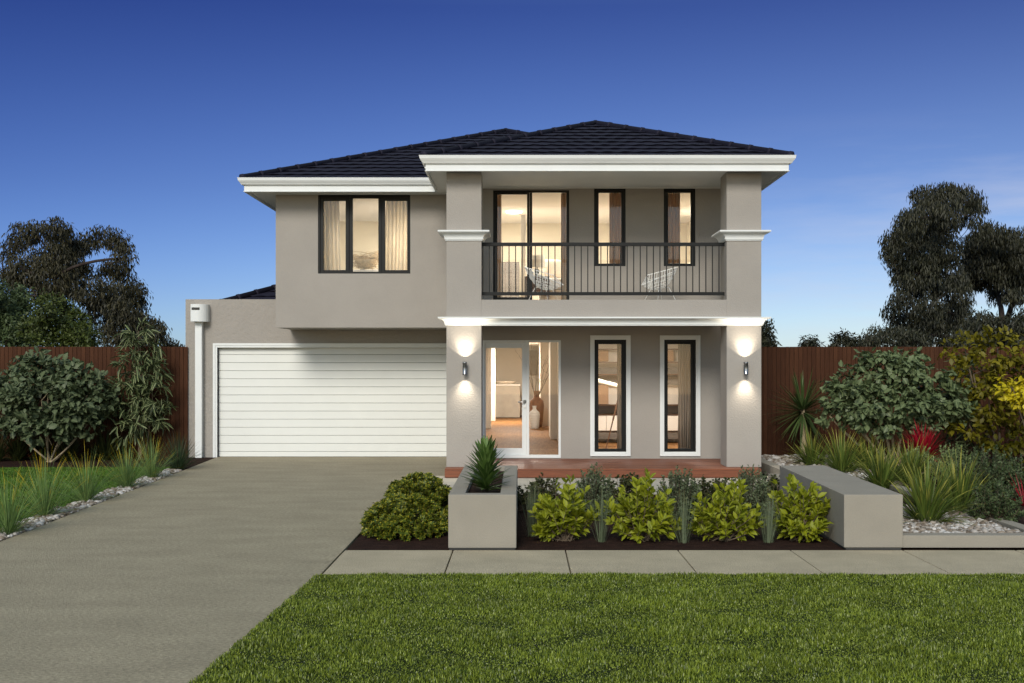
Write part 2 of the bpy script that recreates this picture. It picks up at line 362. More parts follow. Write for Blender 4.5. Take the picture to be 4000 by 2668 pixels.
def crown(lobes, nper, leaf, T, g, hang=0., shell=.45, clus=12, crad=.25, flat=1., lay=0, nup=1.):
    """leaf clusters scattered through ellipsoid lobes (x,y,z,rx,ry,rz)"""
    Ps=[];As=[];Ns=[]
    for (x,y,z,rx,ry,rz) in lobes:
        nc = max(3, int(nper*(rx*rz)/.25))
        d = norm(g.normal(0,1,(nc,3))); rr = (shell+(1-shell)*g.uniform(0,1,nc)**.6)[:,None]
        c = d*rr*np.array([rx,ry,rz])+np.array([x,y,z])
        for j in range(nc):
            m = clus; q = norm(g.normal(0,1,(m,3)))*(crad*g.uniform(.1,1,m)**.5)[:,None]*np.array([1,1,flat])+c[j]
            a = norm(d[j]*.6+g.normal(0,.6,(m,3))); a = a*(1-hang)+np.array([0,0,-1.])*hang+g.normal(0,.12,(m,3))
            Ps.append(q); As.append(norm(a)); Ns.append(norm(g.normal(0,.55,(m,3))+np.array([0,-.35,nup])+d[j]*.5))
    P = np.concatenate(Ps); A = np.concatenate(As); N = np.concatenate(Ns); sc = g.uniform(.6,1.2,len(P))
    return leaves(P, A, N, leaf[0]*sc, leaf[1]*sc, T)
def limb(mb, a, b, r0, r1, g, sag=.15, n=7, sides=6):
    a = np.array(a,float); b = np.array(b,float); m = (a+b)/2+g.normal(0,1,3)*np.linalg.norm(b-a)*sag*.5+np.array([0,0,-.0])
    pts = [(1-s)**2*a+2*s*(1-s)*m+s*s*b for s in np.linspace(0,1,n)]
    mb.tube(pts, [r0+(r1-r0)*s for s in np.linspace(0,1,n)], sides, False)
def tree(name, label, mat, lobes, base, loc, leafsz=(.2,.045), nper=10, clus=24, crad=.34, hang=.6, seed=5, trunk=.2, group=None, T=T5, fork=.35, barkm='darkbark', shell=.72, cat='tree', flat=.8, limbs=True, lean=0, nup=1., twig=.012):
    g = np.random.default_rng(seed); t = thing(name, label, cat, loc, 0, group)
    V, Fc, UV = crown(lobes, nper, leafsz, T, g, hang, shell, clus, crad, flat, nup=nup)
    npmesh('crown', V, Fc, mat, t, UV)
    mb = MB(); top = max(l[2] for l in lobes); cx = np.mean([l[0] for l in lobes])
    zf = top*fork; f = np.array([base[0]+(cx-base[0])*.2+lean, base[1], zf])
    limb(mb, (base[0],base[1],-.05), f, trunk, trunk*.7, g, .08, 8, 9)
    ls = sorted(lobes, key=lambda l: l[2]); nodes = [(f, trunk*.7)]
    for l in ls:
        p = np.array(l[:3]); q, r = min(nodes, key=lambda nd: np.linalg.norm(nd[0]-p)+(0 if nd[0][2] < p[2] else 2))
        r1 = max(twig, r*.55); limb(mb, q, p, r*.8, r1, g, .2); nodes.append((p, r1))
        for _ in range(5):
            e = p+norm(g.normal(0,1,3))*np.array(l[3:6])*.85; limb(mb, p-(p-q)*g.uniform(0,.3), e, r1*.6, twig*.4, g, .25, 5, 4)
    mb.build('trunk', M[barkm], t, True)
    return t
# ============================================================ SETTING
dW = 20.55; dC = 18.84; dL = 21.26; dG = 22.6; FL = .15      # entry wall, columns, upper-left wall, garage wall, deck level
def struct(o): o['kind'] = 'structure'; return o
def slab(name, poly, z0, z1, mat, bevel=0):
    n = len(poly); mb = MB(); mb.add([(x,y,z0) for x,y in poly]+[(x,y,z1) for x,y in poly],
        [tuple(range(n))[::-1], tuple(range(n,2*n))]+[(i,(i+1)%n,n+(i+1)%n,n+i) for i in range(n)])
    return struct(mb.build(name, mat, bevel=bevel))
slab('ground', [(-400,-30),(400,-30),(400,900),(-400,900)], -.5, -.06, M['soil'])
DRX = -1.79
def edgeL(y): return -5.48+(y-11.89)*(-.59/10.31)          # left edge of the driveway
slab('driveway', [(edgeL(-2),-2),(DRX,-2),(DRX,18.9),(-1.27,18.9),(-1.27,dG+.25),(edgeL(dG),dG+.25),(edgeL(dG),dG)], -.055, 0, M['conc'])
slab('porch_path', [(DRX+.004,16.3),(4.1,16.3),(4.1,18.9),(DRX+.004,18.9)], -.055, -.004, M['slab'])
# footpath slabs
mb = MB(); xs = [DRX+.012]+[-.69+1.128*k for k in range(12)]
for a, b in zip(xs, xs[1:]):
    mb.box(a+.006, b-.006, 10.0, 11.36, -.05, .0)
struct(mb.build('footpath', M['path'], bevel=.006))
slab('verge', [(-2.05,2.5),(12,2.5),(12,10.02),(DRX-.01,10.02),(-1.95,5.6)], -.055, .004, M['lawn'])
slab('garden_bed', [(DRX+.02,11.36),(4.3,11.36),(4.3,16.3),(DRX+.02,16.3)], -.055, -.01, M['mulch'])
slab('raised_bed', [(3.88,11.55),(12,11.55),(12,21.9),(4.2,21.9),(4.2,14.7),(3.88,14.7)], -.05, .075, M['mulch'])
slab('side_lawn', [(-14,9),(edgeL(9)-.36,9),(edgeL(20.5)-.36,20.5),(-14,20.5)], -.05, -.012, M['lawn'])
slab('left_garden_bed', [(-14,20.5),(edgeL(20.5)-.36,20.5),(edgeL(20.5)-.004,20.0),(edgeL(dG)-.004,dG),(-14,dG)], -.05, -.004, M['mulch'])
slab('pebble_strip_base', [(edgeL(9)-.36,9),(edgeL(9)-.004,9),(edgeL(20)-.004,20.0),(edgeL(20.5)-.36,20.5)], -.05, -.02, M['mulch'])
# turf
def inpoly(P, poly):
    x, y = P[:,0], P[:,1]; r = np.zeros(len(P), bool); n = len(poly)
    for i in range(n):
        x0,y0 = poly[i]; x1,y1 = poly[(i+1)%n]
        c = ((y0 > y) != (y1 > y)) & (x < (x1-x0)*(y-y0)/(y1-y0+1e-12)+x0); r ^= c
    return r
def turf(name, poly, n, ln, wd, mat, z, label, g, falloff=None):
    a = np.array(poly); P = np.stack([g.uniform(a[:,0].min(), a[:,0].max(), n), g.uniform(a[:,1].min(), a[:,1].max(), n)], 1)
    P = P[inpoly(P, poly)]
    nn = len(P); az = g.uniform(0,2*math.pi,nn); tilt = np.abs(g.normal(0,.75,nn))+.15; l = ln*g.uniform(.5,1.25,nn)
    # uneven tufts
    hN = .72+.45*np.sin(P[:,0]*5.1+np.sin(P[:,1]*7))*np.sin(P[:,1]*6.3+np.cos(P[:,0]*4)); l *= hN
    b = np.column_stack([P, np.full(nn, z)]); w = wd*g.uniform(.6,1.3,nn)
    sd = np.stack([np.cos(az+1.57), np.sin(az+1.57), np.zeros(nn)],1)*w[:,None]*.5
    d1 = np.stack([np.sin(tilt*.5)*np.cos(az), np.sin(tilt*.5)*np.sin(az), np.cos(tilt*.5)],1)*(l*.55)[:,None]
    d2 = np.stack([np.sin(tilt*1.3)*np.cos(az), np.sin(tilt*1.3)*np.sin(az), np.cos(tilt*1.3)],1)*(l*.5)[:,None]
    V = np.stack([b-sd, b+sd, b+d1+sd*.8, b+d1-sd*.8, b+d1+d2], 1).reshape(-1,3); k = np.arange(nn)[:,None]*5
    Fc = np.concatenate([k+np.array([[0,1,2]]), k+np.array([[0,2,3]]), k+np.array([[3,2,4]])])
    o = npmesh(name, V, Fc, mat); tag(o, label, 'grass', kind='stuff'); return o
turf('front_grass', [(-1.97,5.6),(5.2,5.6),(6.0,10.03),(DRX-.03,10.03)], 380000, .032, .0070, M['turf'], .003, 'short thick green turf of the front verge', rng)
turf('front_grass', [(5.2,5.6),(9,5.6),(9,10.03),(6.0,10.03)], 60000, .034, .009, M['turf'], .003, 'turf of the verge beyond the end of the low wall', rng)
turf('front_grass', [(-2.03,3.6),(6,3.6),(6,5.6),(-1.97,5.6)], 60000, .036, .009, M['turf'], .003, 'turf of the verge nearest the road', rng)
turf('side_grass', [(-9.5,11),(edgeL(11)-.36,11),(edgeL(20.5)-.36,20.5),(-11,20.5)], 130000, .035, .012, M['turf2'], -.012, 'short lawn left of the driveway behind the grass tufts', rng)
# pebbles
import bmesh
bmt = bmesh.new(); bmesh.ops.create_icosphere(bmt, subdivisions=1, radius=1); bmesh_v = np.array([v.co[:] for v in bmt.verts]); bmesh_f = np.array([[v.index for v in f.verts] for f in bmt.faces]); bmt.free()
def pebbles(name, poly, n, r, z, label, g, layers=1.0):
    a = np.array(poly); P = np.stack([g.uniform(a[:,0].min(), a[:,0].max(), n), g.uniform(a[:,1].min(), a[:,1].max(), n)], 1)
    P = P[inpoly(P, poly)]; m = len(P)
    s = r*g.lognormal(0,.28,m)[:,None]*np.stack([g.uniform(.8,1.4,m), g.uniform(.7,1.1,m), g.uniform(.45,.75,m)],1)
    az = g.uniform(0,6.28,m); c, sn = np.cos(az)[:,None], np.sin(az)[:,None]; k = len(bmesh_v)
    jit = 1+g.normal(0,.09,(m,k,1)); V = bmesh_v[None]*s[:,None,:]*jit
    tl = g.normal(0,.35,m)[:,None]; V = np.stack([V[:,:,0], V[:,:,1]*np.cos(tl)-V[:,:,2]*np.sin(tl), V[:,:,1]*np.sin(tl)+V[:,:,2]*np.cos(tl)],2)
    V = np.stack([V[:,:,0]*c-V[:,:,1]*sn, V[:,:,0]*sn+V[:,:,1]*c, V[:,:,2]],2)
    V += np.column_stack([P, z+g.uniform(0,r*layers,m)])[:,None,:]
    Fc = (bmesh_f[None]+(np.arange(m)*k)[:,None,None]).reshape(-1,3)
    o = npmesh(name, V.reshape(-1,3), Fc, M['pebble'], smooth=True); return tag(o, label, 'pebbles', kind='stuff')
pebbles('pebbles', [(edgeL(10)-.38,10),(edgeL(10)-.01,10),(edgeL(19.8)-.01,19.8),(edgeL(20)-.30,20)], 7000, .026, -.01, 'pebble strip edging the left side of the driveway', rng)
pebbles('pebbles', [(3.95,11.66),(5.22,11.66),(5.22,13.6),(4.6,14.5),(3.95,14.6)], 3800, .030, .08, 'loose river pebbles behind the low front wall', rng)
pebbles('pebbles', [(4.37,16.8),(5.6,16.8),(6.0,21.7),(4.0,21.7),(4.37,20)], 4500, .034, .08, 'pebbles between the house corner and the palm', rng)
# ============================================================ HOUSE
house = thing('house', 'two storey taupe rendered house with dark tiled hip roof, balcony and white garage door', 'house', (0,0,0))
hx0, hx1 = -1.254, 3.985                                       # entrance part, left and right
zS = 5.066                                                      # soffit level
HY = 38.2
# window openings ---------------------------------------------------------
def rect(px0, px1, py0, py1, d): return (wx(px0,d), wx(px1,d), wz(py1,d), wz(py0,d))
wUL = rect(730,942,447,628,dL)
wSD = rect(1132,1307,436.5,688,dW); wSD = (wSD[0],wSD[1],2.96,wSD[3])
wU2 = rect(1364,1436.5,432,611,dW); wU3 = rect(1524,1596.5,432,611,dW)
wED = rect(1108,1287.5,781,1049,dW); wED = (wED[0],wED[1],FL+.01,wED[3])
wG1 = rect(1365,1437.5,780,1037,dW); wG2 = rect(1525,1597.5,780,1037,dW)
gD = (wx(499,dG), -1.254, 0.0, wz(798,dG))
# walls -------------------------------------------------------------------
mb = MB(); wallmesh(mb, hx0, hx1, 0, zS-.002, dW, dW+.22, [wED, wG1, wG2, wSD, wU2, wU3]); mb.build('wall', M['wall'], house)
mb = MB(); wallmesh(mb, wx(633,dL), hx0-.002, wz(752,dL), zS-.002, dL, dL+.22, [wUL]); mb.build('wall', M['wall'], house)
mb = MB(); gx0 = wx(426,dG); gz1 = wz(687,dG)
wallmesh(mb, gx0, hx0+.1, 0, wz(687,dG), dG, dG+.22, [(gD[0],gD[1],-1,gD[3])]); mb.build('garage_wall', M['wall_rough'], house, bevel=.012)
mb = MB()
uL = wx(633,dL)
mb.box(uL, uL+.2, dL+.222, HY, wz(752,dL), zS-.004); mb.box(hx1-.2, hx1, dW+.222, HY, 0, zS-.004)
mb.box(hx0, hx0+.09, dW+.222, dL-.001, 2.2, zS-.004); mb.box(hx0, hx0+.09, dW+.222, dG-.001, 0, 2.54)
mb.box(gx0, gx0+.2, dG+.222, 30, 0, gz1-.003); mb.box(gx0+.2, hx1-.202, HY-.2, HY-.002, 0, zS-.006)
mb.box(uL+.202, hx0+.2, dL+.02, dG+.1, wz(752,dL)+.003, wz(752,dL)+.1)          # underside of the upper overhang
mb.box(gx0+.2, uL, 29.8, 30, 0, gz1-.003)
mb.build('side_wall', M['wall'], house)
# columns -----------------------------------------------------------------
cw = .58
cols = [(-1.254,-.672),(3.408,3.985)]
for a, b in cols:
    mb = MB(); mb.box(a, b, dC, dC+cw, FL, zS-.003)
    mb.build('column', M['wall'], house, bevel=.003, seg=1)
mb = MB(); mb.box(-.6715, 3.4075, dC+.0005, dC+.3, 2.62, 2.935)                          # spandrel under the balcony
mb.box(-1.254, -.955, dC+cw+.001, dW-.002, 2.62, 2.936); mb.box(3.686, 3.985, dC+cw+.001, dW-.002, 2.62, 2.936)
mb.build('balcony_beam', M['wall'], house)
mb = MB(); mb.box(-.67, 3.406, dC+.302, dW-.003, 2.80, 2.93); mb.build('balcony_floor', M['slab'], house)
# cornice, capitals
def cornprof(z0, z1, out):
    p = [(.0,z0)]; h = z1-z0
    p += [(out*.14,z0),(out*.14,z0+h*.12),(out*.22,z0+h*.12)]
    for k in range(9):
        w = k/8*math.pi/2; p.append((out*.22+out*.62*(1-math.cos(w)), z0+h*.16+h*.60*math.sin(w)))
    p += [(out*.9,z0+h*.78),(out*.9,z0+h*.84),(out,z0+h*.84),(out,z1),(0,z1+.004)]
    return p
mb = MB(); sweep(mb, [(-1.2,dL-.02),(-1.2,dL-.6),(-1.254,dL-.6)][:0] + [(-1.254,dW+.6),(-1.254,dC),(3.985,dC),(3.985,dW+1.5)], [(o-.004 if o == 0 else o, z) for o, z in cornprof(wz(747,18.75), wz(727.5,18.75), .135)])
mb.box(-.671, 3.407, dC+.004, dC+.29, wz(747,18.75)+.002, 2.618)
mb.build('cornice', M['white'], house)
for a, b in cols:
    mb = MB(); sweep(mb, [(a,dC+cw),(a,dC),(b,dC),(b,dC+cw)], [(o-.004 if o == 0 else o, z) for o, z in cornprof(wz(551,18.75), wz(528.5,18.75), .135)], closed=True)
    mb.build('capital', M['white'], house)
# railing
rail = MB(); ry = 19.06; rail.box(-.68, 3.416, ry-.025, ry+.025, wz(565,ry), wz(557,ry)); 
rl = rail.build('balcony_railing', M['black'], house, bevel=.004)
mb = MB(); mb.box(-.68, 3.416, ry-.02, ry+.02, wz(678,ry), wz(670.5,ry)); mb.build('bottom_rail', M['black'], rl, bevel=.003)
for k in range(37):
    x = wx(1108.5+15.06*k, ry); mb = MB(); mb.box(x-.008, x+.008, ry-.008, ry+.008, wz(670.5,ry), wz(565,ry)); mb.build('baluster', M['black'], rl)
# side railings of the balcony
for x in (-1.02, 3.75):
    mb = MB(); mb.box(x-.02, x+.02, dC+cw+.002, dW-.002, wz(565,ry), wz(557,ry)); mb.box(x-.015, x+.015, dC+cw+.002, dW-.002, wz(678,ry), wz(670.5,ry))
    for k in range(10): mb.box(x-.008, x+.008, dC+cw+.06+k*.11, dC+cw+.076+k*.11, wz(670.5,ry), wz(565,ry))
    mb.build('side_railing', M['black'], house)
# eaves ---------------------------------------------------------------------
ex0, ex1, ey = -1.57, 4.36, 18.50                              # soffit edge of the front roof
lx0, ly = -5.08, 20.72                                         # soffit edge of the main roof
def eaveprof(zt):
    # gutter (upper) on a fascia (lower); outward, z
    return [(-.02,zt-.245),(.012,zt-.245),(.012,zt-.235),(.0,zt-.235),(.0,zt-.13),(.03,zt-.128),(.045,zt-.118),(.055,zt-.10),(.075,zt-.075),(.092,zt-.05),(.098,zt-.02),(.103,zt),(.088,zt),(.084,zt-.02),(-.02,zt-.03)]
zT = 5.262
mb = MB(); path = [(lx0,HY+.5),(lx0,ly),(ex0,ly),(ex0,ey),(ex1,ey),(ex1,HY+.5)]
# concave corner between main and front eaves handled by the same mitre rule
P = [Vector(p) for p in path]
sweep(mb, path, eaveprof(zT)); mb.build('gutter', M['white'], house)
mb = MB(); zs0, zs1 = zS, zS+.02
mb.box(lx0-.004, lx0+2.0, ly+.006, HY+.4, zs0, zs1); mb.box(lx0+2.002, ex0-.02, ly+.006, HY+.4, zs0, zs1)
mb.box(ex0-.018, ex1+.004, ey+.006, HY+.4, zs0, zs1)
mb.build('soffit', M['soffit'], house)
mb = MB()                                                      # thin beads where soffit meets wall
mb.box(uL-.02, hx0, dL-.022, dL-.002, zS-.022, zS-.001); mb.box(hx0+.01, hx1-.01, dW-.02, dW-.002, zS-.018, zS-.001)
mb.build('soffit_bead', M['soffit'], house)
# roof ------------------------------------------------------------------------
tanp = .386; zE = 5.235; fx0, fx1, fy = -1.615, 4.405, 18.455; mx0, my = -5.125, 20.675
run_f = (fx1-fx0)/2; run_m = (fx1-mx0)/2
def tiles(mb, a0, a1, b0, b1, run, mapf, step=.30, phase=0):
    """courses between v=0 and v=run; a(v), b(v) linear ends; mapf(u, v, h)->xyz"""
    n = int(math.ceil(run/step)); ph = random.Random(int(phase*100)+n)
    for k in range(n):
        v0, v1 = k*step, min(run, (k+1)*step)
        A0 = a0+(a1-a0)*v0/run; B0 = b0+(b1-b0)*v0/run; A1 = a0+(a1-a0)*v1/run; B1 = b0+(b1-b0)*v1/run
        if B0-A0 < .02: continue
        m = max(2, int((B0-A0)/.075)); off = (k % 2)*.15
        lo=[];hi=[];un=[]
        for i in range(m+1):
            t = i/m; u = A0+(B0-A0)*t; w = math.sin((u+off)*2*math.pi/.30)*.007+math.sin((u+off)*4*math.pi/.30+1)*.004
            vl = v0-(.03 if k else .0); lo.append(mapf(u, vl, .040+w)); un.append(mapf(u, vl+.06, -.012)); u1 = A1+(B1-A1)*t
            hi.append(mapf(u1, v1, .012+w*.6))
        o = len(mb.v); mb.v += lo+hi+un; q = m+1
        for i in range(m):
            mb.f.append((o+i,o+i+1,o+q+i+1,o+q+i)); mb.f.append((o+2*q+i,o+2*q+i+1,o+i+1,o+i))
def capline(mb, p, q, r=.062, ln=.42, extra=0):
    p = Vector(p); q = Vector(q); d = (q-p); n = max(1, round(d.length/ln)); d /= n
    for i in range(n):
        s = p+d*i; e = p+d*(i+1.08); mb.tube([s, s+d*.12, s+d*.13, e], [r*1.12, r*1.12, r*1.0, r*.93], 10)
roof = MB()
# main roof (front and left, right, slopes)
tiles(roof, mx0, mx0+run_m, fx1, fx1-run_m, run_m, lambda u,v,h: (u, my+v, zE+v*tanp+h))
tiles(roof, my, my+run_m, HY+.6, HY+.6-0, run_m, lambda u,v,h: (mx0+v, u, zE+v*tanp+h), phase=.3)
tiles(roof, my, my+run_m, HY+.6, HY+.6, run_m, lambda u,v,h: (fx1-v, u, zE+v*tanp+h), phase=.6)
# front roof
tiles(roof, fx0, fx0+run_f, fx1, fx1-run_f, run_f, lambda u,v,h: (u, fy+v, zE+v*tanp+h), phase=.1)
tiles(roof, fy, fy+run_f, my+.05, my+.05+run_f, run_f, lambda u,v,h: (fx0+v, u, zE+v*tanp+h), phase=.2)
tiles(roof, fy, fy+run_f, my, my+run_f, run_f, lambda u,v,h: (fx1-v, u, zE+v*tanp+h), phase=.4)
rf = roof.build('roof', M['roof'], house)
rf.data.polygons.foreach_set('use_smooth', [False]*len(rf.data.polygons))
mb = MB(); ztop = zE+run_f*tanp; apx = (fx0+fx1)/2; capz = .03
capline(mb, (fx0,fy,zE+capz), (apx,fy+run_f,ztop+capz)); capline(mb, (fx1,fy,zE+capz), (apx,fy+run_f,ztop+capz))
capline(mb, (apx,my+run_f,ztop+capz), (apx,fy+run_f,ztop+capz))
mtop = zE+run_m*tanp; amx = (mx0+fx1)/2
capline(mb, (mx0,my,zE+capz), (amx,my+run_m,mtop+capz)); capline(mb, (fx1-run_f*1.0,my+run_f,ztop+capz), (amx,my+run_m,mtop+capz))
capline(mb, (amx,HY+.6,mtop+capz), (amx,my+run_m,mtop+capz))
mb.build('ridge_cap', M['roof'], rf, True)
# garage roof behind the parapet
mb = MB(); gs = 4.0
gap0 = wx(528, dG+.9); gzz = wz(690, dG+.9)
tiles(mb, gap0, gap0+3.0, uL+3, uL+3, 2.6, lambda u,v,h: (u, dG+.9+v, gzz-.04+v*.42+h), phase=.7)
gr = mb.build('garage_roof', M['roof'], house)
mb = MB(); capline(mb, (gap0-.2,dG+.8,gzz-.06), (gap0+2.6,dG+.9+2.35,gzz+2.35*.42+.02), r=.075); mb.build('ridge_cap', M['roof'], gr, True)
# garage door --------------------------------------------------------------------
mb = MB(); z = 0.004; gy = dG+.10
edges = [1050]+[1036.4-18.55*k for k in range(13)]+[797]
for a, b in zip(edges, edges[1:]):
    za = max(.006, wz(a,gy)); zb = wz(b,gy)-.0035; x0, x1 = gD[0]-.02, gD[1]+.08
    mb.add([(x0,gy+.012,za),(x1,gy+.012,za),(x1,gy,za+.005),(x0,gy,za+.005),(x0,gy,zb-.005),(x1,gy,zb-.005),(x1,gy+.012,zb),(x0,gy+.012,zb)],
           [(0,1,2,3),(3,2,5,4),(4,5,6,7)])
gdo = mb.build('garage_door', M['garage'], house)
mb = MB(); mb.box(gD[0]-.03, gD[1]+.085, gy+.02, gy+.06, 0.003, gD[3]+.05); mb.build('backing_panel', M['gap'], gdo)
mb = MB(); fo = .085
sweep(mb, [(0,0)],[]) if False else None
gf0 = gD[0]
for (ox, iy, yy) in ((.0,.045,-.022),(.045,.085,-.010)):
    mb.box(gf0-fo+ox, gf0-fo+iy, dG+yy, dG+.098, .0, gD[3]+fo-ox); mb.box(gf0-fo+iy, gD[1]+.0, dG+yy, dG+.098, gD[3]+fo-iy, gD[3]+fo-ox)
mb.build('garage_door_frame', M['white'], house, bevel=.003)
# rainwater head and downpipe --------------------------------------------------------
mb = MB(); x0, x1 = wx(436,22.3), wx(472,22.3); yb = dG-.002; n = 14; z0, z1 = wz(738,22.3), wz(698,22.3)
pr = [(x0,yb)]+[(x0+(x1-x0)*k/n, yb-.10-.19*math.sqrt(max(0,1-((k/n-.36)/.66)**2))) for k in range(0,n+1)]+[(x1,yb)]
m = len(pr); mb.add([(x,y,z0) for x,y in pr]+[(x,y,z1) for x,y in pr], [tuple(range(m))[::-1], tuple(range(m,2*m))]+[(i,(i+1)%m,m+(i+1)%m,m+i) for i in range(m)])
rh = mb.build('rainwater_head', M['white'], house, False, bevel=.004)
mb = MB(); sx0, sx1 = wx(439,22.3), wx(457.5,22.3)
xx = np.linspace(sx0, sx1, 8); fy_ = lambda x: yb-.10-.19*math.sqrt(max(0,1-(((x-x0)/(x1-x0)-.36)/.66)**2))-.003
for a, b in zip(xx, xx[1:]): mb.add([(a,fy_(a),wz(711.5,22.3)),(b,fy_(b),wz(711.5,22.3)),(b,fy_(b),wz(705.5,22.3)),(a,fy_(a),wz(705.5,22.3))],[(0,1,2,3)])
mb.build('overflow_slot', M['gap'], rh)
mb = MB(); mb.box(wx(447,22.45), wx(463,22.45), dG-.14, dG-.012, .0, z0-.002); mb.build('downpipe', M['white'], house, bevel=.01)
# windows -----------------------------------------------------------------------------
def ringbox(mb, r, w, y0, y1):
    a,b,c,d = r; wl,wr,wb,wt = w if hasattr(w,'__len__') else (w,)*4
    mb.box(a,a+wl,y0,y1,c,d); mb.box(b-wr,b,y0,y1,c,d); mb.box(a+wl,b-wr,y0,y1,c,c+wb); mb.box(a+wl,b-wr,y0,y1,d-wt,d)
def window(r, y, panes, name='window', mat='black', rec=.045, fw=.035, sash=True):
    """r opening; panes: list of glass rects; outer frame, sashes, glass"""
    mb = MB(); ringbox(mb, (r[0]+.001,r[1]-.001,r[2]+.001,r[3]-.001), fw, y+rec-.03, y+rec+.06)
    w = mb.build(name, M[mat], house, bevel=.003)
    # area between outer frame and panes: sash rails
    ir = (r[0]+fw, r[1]-fw, r[2]+fw, r[3]-fw)
    sp = sorted(panes); cuts = [ir[0]]+[(a[1]+b[0])/2 for a,b in zip(sp, sp[1:])]+[ir[1]]
    for i, p in enumerate(sp):
        mb = MB(); q = (cuts[i]+.001, cuts[i+1]-.001, ir[2]+.001, ir[3]-.001); dy = 0 if i % 2 == 0 else .012
        ringbox(mb, q, (p[0]-q[0], q[1]-p[1], p[2]-q[2], q[3]-p[3]), y+rec-.008+dy, y+rec+.04)
        s = mb.build('sash', M[mat], w, bevel=.004)
        mb = MB(); mb.box(p[0]-.004, p[1]+.004, y+rec+.018, y+rec+.024, p[2]-.004, p[3]+.004); mb.build('pane', M['glass'], w)
    return w
d_ = dL+.045
window(wUL, dL, [rect(743,793.5,461,620,d_), rect(810,868.5,455,625,d_), rect(884,935,461,620,d_)])
d_ = dW+.045
a = rect(1142,1210,446,680,d_); b = rect(1222,1300.5,442,685,d_)
sd = window(wSD, dW, [(a[0],a[1],3.08,a[3]), (b[0],b[1],3.03,b[3])], 'sliding_door')
window(wU2, dW, [rect(1374.5,1426.5,442.5,605,d_)]); window(wU3, dW, [rect(1534,1585.5,442.5,605,d_)])
for r, p in ((wG1, rect(1374,1426.5,790,1030,d_)), (wG2, rect(1533,1586,790,1030,d_))):
    w = window(r, dW, [p])
    mb = MB(); t = .080; o = (r[0]-t, r[1]+t, r[2]-t, r[3]+t)
    ringbox(mb, o, t*.62, dW-.035, dW-.002); i_ = (o[0]+t*.62, o[1]-t*.62, o[2]+t*.62, o[3]-t*.62); ringbox(mb, i_, t*.38-.001, dW-.022, dW-.002)
    mb.build('architrave', M['white'], w, bevel=.004)
# entry door
fr = MB(); r = wED; ringbox(fr, (r[0],r[1],r[2]+.001,r[3]-.001), (.035,.04,.05,.035), dW-.012, dW+.12); xm0, xm1 = wx(1208.5,dW), wx(1215,dW)
fr.box(xm0, xm1, dW-.008, dW+.12, r[2]+.051, r[3]-.036); ef = fr.build('door_frame', M['white'], house, bevel=.003)
g = rect(1215,1283,786,1045,dW+.05); mb = MB(); mb.box(xm1+.001, r[1]-.041, dW+.05, dW+.056, r[2]+.052, r[3]-.037); mb.build('sidelight_pane', M['glass'], ef)
g = rect(1114,1198.5,799,1029,dW+.03); dr = (r[0]+.037, xm0-.002, r[2]+.053, r[3]-.038)
mb = MB(); ringbox(mb, dr, (max(.02,g[0]-dr[0]), dr[1]-g[1], g[2]-dr[2], dr[3]-g[3]), dW+.018, dW+.062); door = mb.build('front_door', M['white'], house, bevel=.004)
mb = MB(); mb.box(g[0]-.004, g[1]+.004, dW+.036, dW+.042, g[2]-.004, g[3]+.004); mb.build('pane', M['glass'], door)
mb = MB(); hx, hz = wx(1204.5,dW), wz(922.5,dW)
def disc(mb, x, y, z, r, t): mb.add([(x+r*math.cos(k*math.pi/10), y, z+r*math.sin(k*math.pi/10)) for k in range(20)]+[(x+r*.9*math.cos(k*math.pi/10), y-t, z+r*.9*math.sin(k*math.pi/10)) for k in range(20)], [tuple(range(20,40))[::-1]]+[(k,(k+1)%20,20+(k+1)%20,20+k) for k in range(20)])
disc(mb, hx, dW+.018, hz, .036, .012); mb.tube([(hx,dW+.008,hz),(hx,dW-.045,hz),(hx-.02,dW-.05,hz),(hx-.13,dW-.05,hz-.004)], .010, 8); mb.build('handle', M['steel'], door, True)
mb = MB(); disc(mb, hx, dW+.018, wz(934,dW), .033, .014); disc(mb, hx, dW+.006, wz(934,dW), .014, .012); mb.build('deadlock', M['steel'], door)
# interior rooms (one mesh each for floor, wall and ceiling) -----------------------------
def room(x0, x1, y0, y1, z0, z1, wm, fm, cm):
    t = .05
    mb = MB(); mb.box(x0, x1, y0, y1, z0-t, z0); mb.build('interior_floor', M[fm], house)
    mb = MB(); mb.box(x0, x1, y0, y1, z1, z1+t*.5); mb.build('interior_ceiling', M[cm], house)
    mb = MB(); mb.box(x0-t, x0, y0, y1+t, z0-t+.001, z1+t); mb.box(x1, x1+t, y0, y1+t, z0-t+.001, z1+t); mb.box(x0, x1, y1, y1+t, z0-t+.001, z1+t)
    mb.build('interior_wall', M[wm], house)
RA = (uL+.26, hx0-.16, dL+.223, 24.9, 2.75, 5.0); RB = (hx0+.16, hx1-.27, dW+.223, 25.5, 2.99, 5.03)
RH = (hx0+.16, .80, dW+.223, 37.5, FL+.003, 2.46); RD = (.86, hx1-.27, dW+.223, 24.9, FL+.003, 2.46)
room(*RA, 'int_wall', 'carpet', 'int_white'); room(*RB, 'int_wall', 'carpet', 'int_white')
room(*RH, 'hall_wall', 'oak', 'int_white'); room(*RD, 'hall_wall', 'oak', 'int_white')
def piece(name, mat, boxes, parent=house, bevel=.004):
    mb = MB(); [mb.box(*b) for b in boxes]; return mb.build(name, M[mat], parent, bevel=bevel)
piece('hall_pier', 'int_white', [(wx(1264,25.7), .799, 25.7, 27.2, FL+.004, 2.459)]); piece('hall_pier', 'hall_wall', [(wx(1241,31.2), .799, 31.2, 33.5, FL+.004, 2.459)])
piece('hall_pier', 'hall_wall', [(RH[0]+.001, wx(1127,30), 30, 30.4, FL+.004, 2.459)]); piece('hall_pier', 'int_white', [(RH[0]+.001, wx(1137,34), 34, 34.3, FL+.004, 2.459)])
